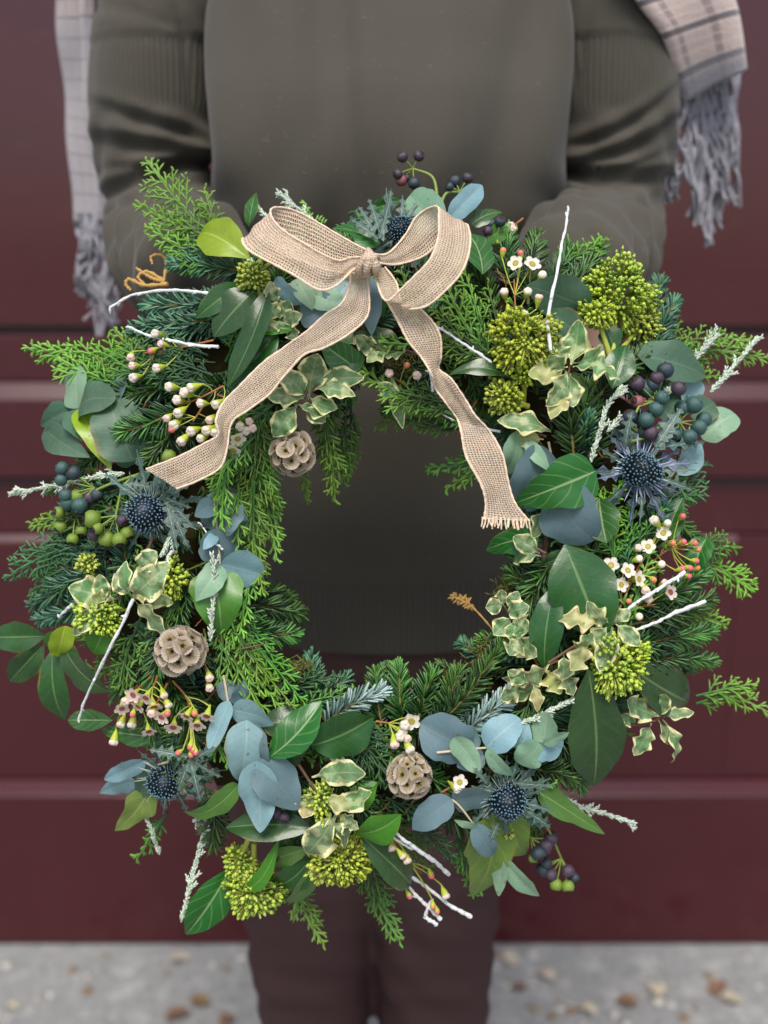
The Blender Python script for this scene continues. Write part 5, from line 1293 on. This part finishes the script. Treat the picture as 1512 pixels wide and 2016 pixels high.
# ---- white painted twigs
TW = [
    ([(216, 606), (262, 580), (330, 570), (395, 574), (432, 584)], 50, 3.4), ([(254, 645), (285, 660), (335, 672), (385, 682), (430, 683)], 54, 3.0),
    ([(1118, 410), (1113, 440), (1104, 480), (1094, 540), (1078, 625), (1084, 690)], 100, 3.0), ([(1122, 800), (1120, 830)], 40, 2.2),
    ([(862, 645), (905, 672), (968, 714)], 60, 2.6), ([(155, 1416), (172, 1370), (212, 1290), (240, 1235), (262, 1180)], 82, 3.2), ([(115, 1215), (142, 1190)], 40, 3),
    ([(1205, 1228), (1250, 1190), (1290, 1165), (1348, 1126)], 66, 3.4), ([(1240, 1246), (1290, 1225), (1330, 1205), (1388, 1184)], 56, 3.6),
    ([(762, 1628), (800, 1658), (845, 1690), (884, 1722)], 52, 4.0), ([(745, 1618), (760, 1640), (812, 1672)], 48, 3.0), ([(798, 1718), (840, 1748), (890, 1785), (928, 1806)], 34, 3.8), ([(800, 1742), (830, 1775), (868, 1810)], 30, 3.6), ([(845, 1780), (838, 1805), (860, 1822)], 28, 3.6), ([(722, 1640), (760, 1690)], 36, 3.2),
    ([(625, 1465), (650, 1490), (672, 1512)], 50, 3.2), ([(655, 1465), (690, 1515)], 48, 3.0), ([(395, 1030), (415, 1062), (438, 1082)], 62, 2.2), ([(325, 1120), (338, 1085)], 62, 3.4), ([(1055, 1220), (1048, 1260)], 46, 3.2), ([(850, 800), (900, 830), (985, 850)], 40, 2.2), ([(845, 728), (852, 770)], 50, 2.6),
]
for pts, lift, r_ in TW:
    p = crom([P(x_, y_, lift) for x_, y_ in pts], 26)
    kink = np.cumsum(rng.normal(0, .5, (26, 3)), 0) * S; kink -= np.linspace(0, 1, 26)[:, None] * kink[-1]
    p = p + kink
    mb = MB(); rr_ = np.linspace(r_ * .75, r_ * 1.1, 26) * (1 + .16 * np.sin(np.arange(26) * 1.9) + rng.normal(0, .12, 26)); tube(mb, p, rr_ * S, 7)
    tg = nrm(np.gradient(p, axis=0))
    for j_ in list(range(3, 24, random.choice((5, 6, 7)))) + [0]:
        d = unit(-tg[j_] + rng.normal(0, .5, 3)); cords(mb, [p[j_]], [d], r_ * random.uniform(2.2, 4) * S, r_ * .8 * S, sides=6, rf=(.8, 1.1, .8, .15))
    mb.build('white_twig', M_WHITE, wreath)

# ---- silver scaly twigs
SV = [
    ([(22, 972), (75, 962), (130, 952), (195, 938), (245, 932)], 30), ([(550, 380), (580, 405), (625, 442)], 22), ([(508, 410), (530, 432)], 26), ([(500, 525), (515, 530)], 62),
    ([(1410, 660), (1375, 700), (1330, 748), (1300, 780)], 42), ([(1490, 666), (1462, 700), (1425, 745), (1398, 772)], 22), ([(1222, 765), (1195, 800), (1180, 850), (1164, 910)], 62),
    ([(418, 1094), (422, 1150), (418, 1210), (414, 1262)], 76), ([(412, 1600), (395, 1660), (375, 1740), (357, 1815)], 16), ([(402, 1600), (385, 1630)], 14), ([(280, 1590), (300, 1640), (314, 1682)], 6),
    ([(1246, 1620), (1190, 1602), (1150, 1590), (1105, 1568)], 14), ([(1138, 1372), (1085, 1398), (1018, 1428)], 62), ([(1215, 830), (1195, 850)], 58), ([(275, 1120), (270, 1180)], 60), ([(320, 1090), (340, 1050)], 60), ([(1290, 800), (1310, 770)], 50),
]
for pts, lift in SV:
    P3 = [P(x_, y_, lift) for x_, y_ in pts]
    L_ = np.linalg.norm(np.diff(np.array(P3), axis=0), axis=1).sum() / S
    n_ = int(L_ / 1.7) + 6; c = crom(P3, n_); tg = -nrm(np.gradient(c, axis=0))
    # tips are the first point: scales lean to it
    a = np.arange(n_) * 2.4; u1 = nrm(np.cross(tg, [.2, .3, 1.])); u2 = np.cross(tg, u1)
    rd_ = np.cos(a)[:, None] * u1 + np.sin(a)[:, None] * u2
    mb = MB(); cords(mb, c, rd_ * .5 + tg + rng.normal(0, .12, (n_, 3)), rng.uniform(8, 15, n_) * S, 2.1 * S, rng.uniform(0, .5, n_), rng.uniform(.6, 1, n_), sides=4, rf=(.7, 1.1, .8, .1))
    side_n = max(2, int(L_ / 22))
    for q in range(side_n):
        j_ = random.randrange(3, n_ - 2); d0 = unit(tg[j_] * .9 + rd_[j_] * .6); m_ = 10
        cc = c[j_] + d0 * np.linspace(0, 20, m_)[:, None] * S; aa = np.arange(m_) * 2.4
        r2 = np.cos(aa)[:, None] * u1[j_] + np.sin(aa)[:, None] * u2[j_]
        cords(mb, cc, r2 * .6 + d0, rng.uniform(6, 10, m_) * S, 1.7 * S, .4, 1.0, sides=4, rf=(.7, 1.1, .8, .1))
    tube(mb, c, 1.9 * S, 5, 0, .5)
    mb.build('silver_twig', M_SILVER, wreath)

# ---- dry bracken curls and bare stems
def curl(pts, r0, lift):
    mb = MB(); p = crom([P(x_, y_, lift) for x_, y_ in pts], 40); tube(mb, p, np.linspace(r0, r0 * .6, 40) * (1 + .25 * np.sin(np.arange(40) * 1.3)) * S, 6); return mb
for pts, r0 in (([(320, 565), (328, 520), (318, 502), (298, 505), (300, 520)], 4), ([(322, 552), (290, 535), (272, 545), (285, 560), (276, 552)], 4), ([(330, 560), (285, 562), (255, 550), (248, 560), (258, 572)], 5), ([(325, 555), (300, 548), (268, 528)], 5)):
    curl(pts, r0, -6).build('dry_bracken', M_BRACKEN, wreath)
mb = curl([(975, 1245), (940, 1205), (915, 1185), (890, 1172)], 2.2, 0)
m_ = 46; tt_ = rng.uniform(.5, 1, m_); c0 = crom([P(x_, y_, 0) for x_, y_ in ((975, 1245), (940, 1205), (915, 1185), (890, 1172))], 50)[(tt_ * 49).astype(int)]
cords(mb, c0, rng.normal(0, 1, (m_, 3)) * [1, 1, .4], rng.uniform(8, 16, m_) * S, 2.4 * S, sides=4); mb.build('dry_bracken', M_BRACKEN, wreath)
mb = curl([(475, 1278), (520, 1268)], 2.2, 60); mb.build('bare_stem', M_STEMB, wreath)
mb = curl([(1095, 960), (1080, 1030), (1072, 1100), (1068, 1180)], 8, 0); mb.build('bare_stem', M_STEMB, wreath)
# tufts of moss that show at the inner edge
for px_, py_, r_ in ((1000, 1170, 26), (960, 1290, 34), (930, 1340, 30), (790, 720, 30), (590, 1325, 24), (880, 1350, 26)):
    m_ = 260; c0 = P(px_, py_, -6) + rng.normal(0, r_ * .45, (m_, 3)) * S * [1, 1, .5]
    mb = MB(); cords(mb, c0, rng.normal(0, 1, (m_, 3)), rng.uniform(8, 20, m_) * S, 1.3 * S, rng.uniform(0, .4, m_), rng.uniform(.4, 1, m_), sides=3)
    mb.build('moss_tuft', M_MOSSG, wreath, kind='stuff') if 'M_MOSSG' in globals() else mb.build('moss_tuft', tip_mat('moss_green', lin(70, 66, 30), lin(120, 124, 56), .9), wreath, kind='stuff')

# ================================================================== RIBBON BOW
def burlap_material(name='jute_ribbon', nu=12.0, nv=12.0, holes=True):
    t = NT(name)
    u, v, _ = t.sep(t.uv())
    oc = t.obj()
    nz = t.noise(oc, 260, 3, .7); nb = t.noise(oc, 40, 3, .5)
    wob_ = t.math('ADD', t.math('MULTIPLY', t.math('SUBTRACT', nz, .5), .5), t.math('MULTIPLY', nb, 1.6)); wob2 = t.math('ADD', t.math('MULTIPLY', t.math('SUBTRACT', nz, .5), -.5), t.math('MULTIPLY', t.noise(oc, 55, 2, .5), 1.6))
    a = t.math('ADD', t.math('MULTIPLY', u, nu), wob_); b = t.math('ADD', t.math('MULTIPLY', v, nv), wob2)
    fa = t.math('ABSOLUTE', t.math('SUBTRACT', t.math('FRACT', a), .5)); fb = t.math('ABSOLUTE', t.math('SUBTRACT', t.math('FRACT', b), .5))
    # thread profiles: 0 at the gap, 1 on top of the thread
    ta = t.math('SUBTRACT', 1.0, t.math('MULTIPLY', fa, 2.0)); tb = t.math('SUBTRACT', 1.0, t.math('MULTIPLY', fb, 2.0))
    chk = t.math('SINE', t.math('MULTIPLY', t.math('ADD', t.math('FLOOR', a), t.math('FLOOR', b)), math.pi))
    par = t.math('ABSOLUTE', t.math('MODULO', t.math('ADD', t.math('FLOOR', a), t.math('FLOOR', b)), 2.0))
    ha = t.math('MULTIPLY', ta, t.math('ADD', .65, t.math('MULTIPLY', par, .35)))
    hb = t.math('MULTIPLY', tb, t.math('SUBTRACT', 1.0, t.math('MULTIPLY', par, .35)))
    h = t.math('MAXIMUM', ha, hb)
    solid = t.step(t.math('ADD', h, t.math('MULTIPLY', t.math('SUBTRACT', nb, .5), .25)), .27, .42) if holes else 1.0
    c = t.mix(nb, lin(206, 180, 154), lin(234, 212, 190))
    c = t.mix(t.math('MULTIPLY', t.step(nz, .45, .7), .5), c, lin(240, 224, 202))
    gold = t.math('MULTIPLY', t.step(t.math('FRACT', t.math('MULTIPLY', u, 5.0)), .72, .8), t.step(nz, .5, .6))
    c = t.mix(t.math('MULTIPLY', gold, .5), c, lin(236, 212, 150))
    p = t.pbsdf(c, .8, .25, t.bump(h, .9, .0009))
    tl = t.n('ShaderNodeBsdfTranslucent'); t.put(tl.inputs['Color'], c)
    m1 = t.n('ShaderNodeMixShader'); m1.inputs[0].default_value = .2
    t.t.links.new(p, m1.inputs[1]); t.t.links.new(tl.outputs[0], m1.inputs[2])
    tr = t.n('ShaderNodeBsdfTransparent'); m2 = t.n('ShaderNodeMixShader')
    t.put(m2.inputs[0], solid); t.t.links.new(tr.outputs[0], m2.inputs[1]); t.t.links.new(m1.outputs[0], m2.inputs[2])
    return t.done(m2.outputs[0])
M_JUTE = burlap_material()
M_EDGE = plain('ribbon_edge', lin(224, 200, 174), .75, .3, .35, 600, .8)
bow = thing('ribbon_bow', 'beige woven jute ribbon bow with two long tails on top of wreath', 'bow', wc, (R(90) - PITCH, 0, 0))
def ribbon(name, secs, n=90, nw=12, ripple=.0006):
    mb = MB()
    pr = [(wpos(ax_, ay, z_ + za), wpos(bx, by, z_ + zb)) for (ax_, ay), (bx, by), z_, za, zb in secs]
    A, B, v = strip(mb, pr, n, nw, wave=ripple)
    # keep the weave square: scale v by true width
    o = mb.build(name, M_JUTE, bow)
    for e in (0, -1):
        m2 = MB(); tube(m2, v[:, e], 2.1 * S * (1 + .18 * np.sin(np.arange(len(v)) * 1.7)), 6); m2.build('wired_edge', M_EDGE, o)
    return o, v
Q = lambda a, b, z_, za=0, zb=0: (a, b, z_, za, zb)
ribbon('bow_loop', [Q((722, 492), (722, 530), 190), Q((690, 476), (698, 538), 172), Q((645, 450), (645, 532), 165), Q((595, 421), (588, 512), 165), Q((558, 409), (524, 498), 178), Q((534, 411), (480, 470), 206),
                    Q((535, 428), (484, 488), 236), Q((556, 452), (516, 508), 254), Q((600, 480), (573, 538), 264), Q((640, 503), (626, 570), 258), Q((668, 513), (662, 562), 244), Q((690, 507), (697, 530), 228), Q((715, 506), (716, 528), 214)])
ribbon('bow_loop', [Q((735, 500), (744, 518), 192), Q((765, 498), (776, 521), 178), Q((797, 464), (812, 513), 166), Q((816, 432), (840, 500), 165), Q((836, 414), (872, 470), 175), Q((860, 407), (914, 441), 204),
                    Q((864, 428), (925, 462), 236), Q((862, 470), (923, 498), 252), Q((846, 512), (909, 535), 262), Q((815, 545), (880, 569), 264), Q((786, 573), (840, 602), 260), Q((764, 592), (802, 607), 254),
                    Q((751, 580), (788, 588), 236), Q((742, 556), (780, 556), 218), Q((732, 528), (758, 526), 210)])
ribbon('bow_tail', [Q((690, 530), (722, 532), 202), Q((688, 562), (726, 575), 206, 4, -4), Q((672, 598), (724, 620), 212, 8, -6), Q((640, 620), (692, 654), 216), Q((602, 654), (640, 684), 216), Q((560, 684), (600, 698), 210, -8, 10),
                    Q((516, 716), (560, 740), 210, -4, 6), Q((474, 758), (530, 776), 213), Q((440, 793), (490, 806), 217), Q((425, 828), (456, 832), 226, 8, -8), Q((430, 856), (447, 882), 224, 4, 0), Q((405, 872), (434, 920), 222), Q((350, 900), (390, 946), 222), Q((288, 924), (348, 962), 220)], 120)
tail, tv = ribbon('bow_tail', [Q((760, 590), (824, 604), 226), Q((782, 630), (852, 634), 226), Q((804, 672), (867, 664), 224), Q((830, 704), (868, 702), 218, 4, -6), Q((848, 736), (864, 726), 212, 16, -14), Q((858, 766), (890, 748), 208, -6, 8),
                    Q((876, 790), (918, 790), 206, -6, 6), Q((900, 824), (936, 818), 206, -14, 12), Q((908, 852), (966, 852), 208, 2, -2), Q((918, 900), (990, 898), 212), Q((946, 952), (1002, 956), 212, 6, -6), Q((956, 990), (1016, 994), 210), Q((953, 1022), (1042, 1026), 208)], 120)
mb = MB()
for k in range(22):
    q = tv[-1, min(11, int(k * 12 / 22))] + np.array([random.uniform(-3, 3) * S, 0, 0]); d = unit(np.array([random.uniform(-.25, .35), -1, random.uniform(-.2, .2)]))
    tube(mb, crom([q + np.array([0, 4 * S, 0]), q + d * 6 * S, q + d * random.uniform(9, 17) * S + np.array([random.uniform(-3, 3) * S, 0, 0])], 6), 1.5 * S, 5)
mb.build('frayed_threads', M_EDGE, tail, kind='stuff')
# knot: wrapped band of bunched ribbon
mb = MB(); kc = wpos(726, 517, 226)
for k, (cx_, tilt, w1, h1, r1) in enumerate(((-9, .45, 8, 17, 7.0), (-1, .05, 8, 19, 7.5), (8, -.35, 8, 17, 7.0), (2, .95, 9, 16, 5.5))):
    th_ = np.linspace(0, 2 * math.pi, 30)
    yy = np.sin(th_) * h1; xx = cx_ + yy * math.sin(tilt) + 2.2 * np.sin(th_ * 2 + k)
    ring = np.stack([xx, yy * math.cos(tilt), np.cos(th_) * (14 + k * 1.4)], -1) * S
    tube(mb, kc + ring, r1 * S * (1 + .13 * np.sin(th_ * 3 + k * 2) + .05 * np.sin(th_ * 11)), 10, cap=False)
mb.build('knot', burlap_material('bunched_jute', 9.0, 26.0, False), bow)

# ================================================================== FALLEN LEAVES, GRIT
M_DRY = leaf_mat('fallen_leaf', lin(128, 100, 72), lin(104, 82, 60), lin(140, 112, 84), .8, .5, blush=lin(96, 70, 50))
M_DRY2 = leaf_mat('pale_fallen_leaf', lin(176, 166, 148), lin(140, 126, 108), lin(174, 160, 140), .8, .4)
def ground_pt(px, py):
    a = (px - 756) / 756 * TANH; b = (1008 - py) / 756 * TANH
    dy = math.cos(PITCH) + b * math.sin(PITCH); dz = -math.sin(PITCH) + b * math.cos(PITCH); t = -CAM_H / dz
    return (a * t, dy * t)
LV = [(335, 1893, 'p', 'pale fallen leaf near the foot of the door, left of the legs'), (372, 1975, 'd', 'brown fallen leaf on the pavement a hand away from the left leg'), (325, 2008, 'd', 'brown fallen leaf at the front edge of the pavement, left of the legs'),
      (455, 2004, 'd', 'brown fallen leaf touching the outline of the left leg'), (12, 1985, 'p', 'pale fallen leaf farthest left on the grey pavement'), (1010, 1905, 'p', 'pale fallen leaf by the door close to the right leg'),
      (1060, 1915, 'p', 'second pale leaf from the right leg, near the door foot'), (1035, 1948, 'd', 'brown fallen leaf between two pale leaves and the right leg'), (1290, 1940, 'p', 'pale fallen leaf alone in the middle of the right pavement'),
      (1140, 1985, 'p', 'pale fallen leaf in the front litter right of the legs'), (1212, 1975, 'd', 'brown fallen leaf in the front litter right of the legs'), (1400, 1962, 'd', 'brown fallen leaf near the right end of the pavement'), (1462, 1980, 'p', 'pale fallen leaf farthest right on the grey pavement')]
for px_, py_, c_, lab in LV:
    gx_, gy_ = ground_pt(px_, py_); a = random.uniform(0, 6.28); ln = random.uniform(.022, .042)
    B = np.array([0, 0, 0.0]); T = np.array([math.cos(a) * ln, math.sin(a) * ln, .004])
    o = mkobj('fallen_leaf', leaf_mesh('fallen_leaf', B, T, ln * .62, random.choice(('heart', 'laurel', 'ivy')), M_DRY if c_ == 'd' else M_DRY2, bend=.14, fold=.4, wave=.12))
    o.location = (gx_, gy_, .005); o['category'] = 'leaf'
    o['label'] = lab
    o['group'] = 'fallen leaves on the pavement'
mb = MB(); m_ = 900
c = np.stack([rng.uniform(-1.4, 1.4, m_), rng.uniform(1.1, 1.575, m_), np.full(m_, .002)], -1)
balls(mb, c, rng.uniform(.0015, .006, m_) * rng.uniform(.5, 1.2, m_), sq=(1, .8, .6)); mb.build('grit', plain('grit_stone', (0.36, 0.35, 0.32, 1), .8, .3, .8, 20), kind='stuff')
for nme, m_, cnt, lo, hi in (('pebbles', plain('pale_pebble', (0.50, 0.47, 0.42, 1), .8, .3, .8, 20), 110, .004, .009), ('leaf_litter', plain('litter_brown', (0.22, 0.155, 0.10, 1), .9, .2, .9, 20), 150, .004, .011)):
    mb = MB(); c = np.stack([rng.normal(.32, .30, cnt), rng.uniform(1.05, 1.56, cnt), np.full(cnt, .002)], -1)
    c[: cnt // 3, 0] = rng.uniform(-.8, .8, cnt // 3)
    for q in range(cnt): balls(mb, [c[q]], rng.uniform(lo, hi), sq=(rng.uniform(.6, 1.4), rng.uniform(.6, 1.4), .35))
    mb.build(nme, m_, kind='stuff')
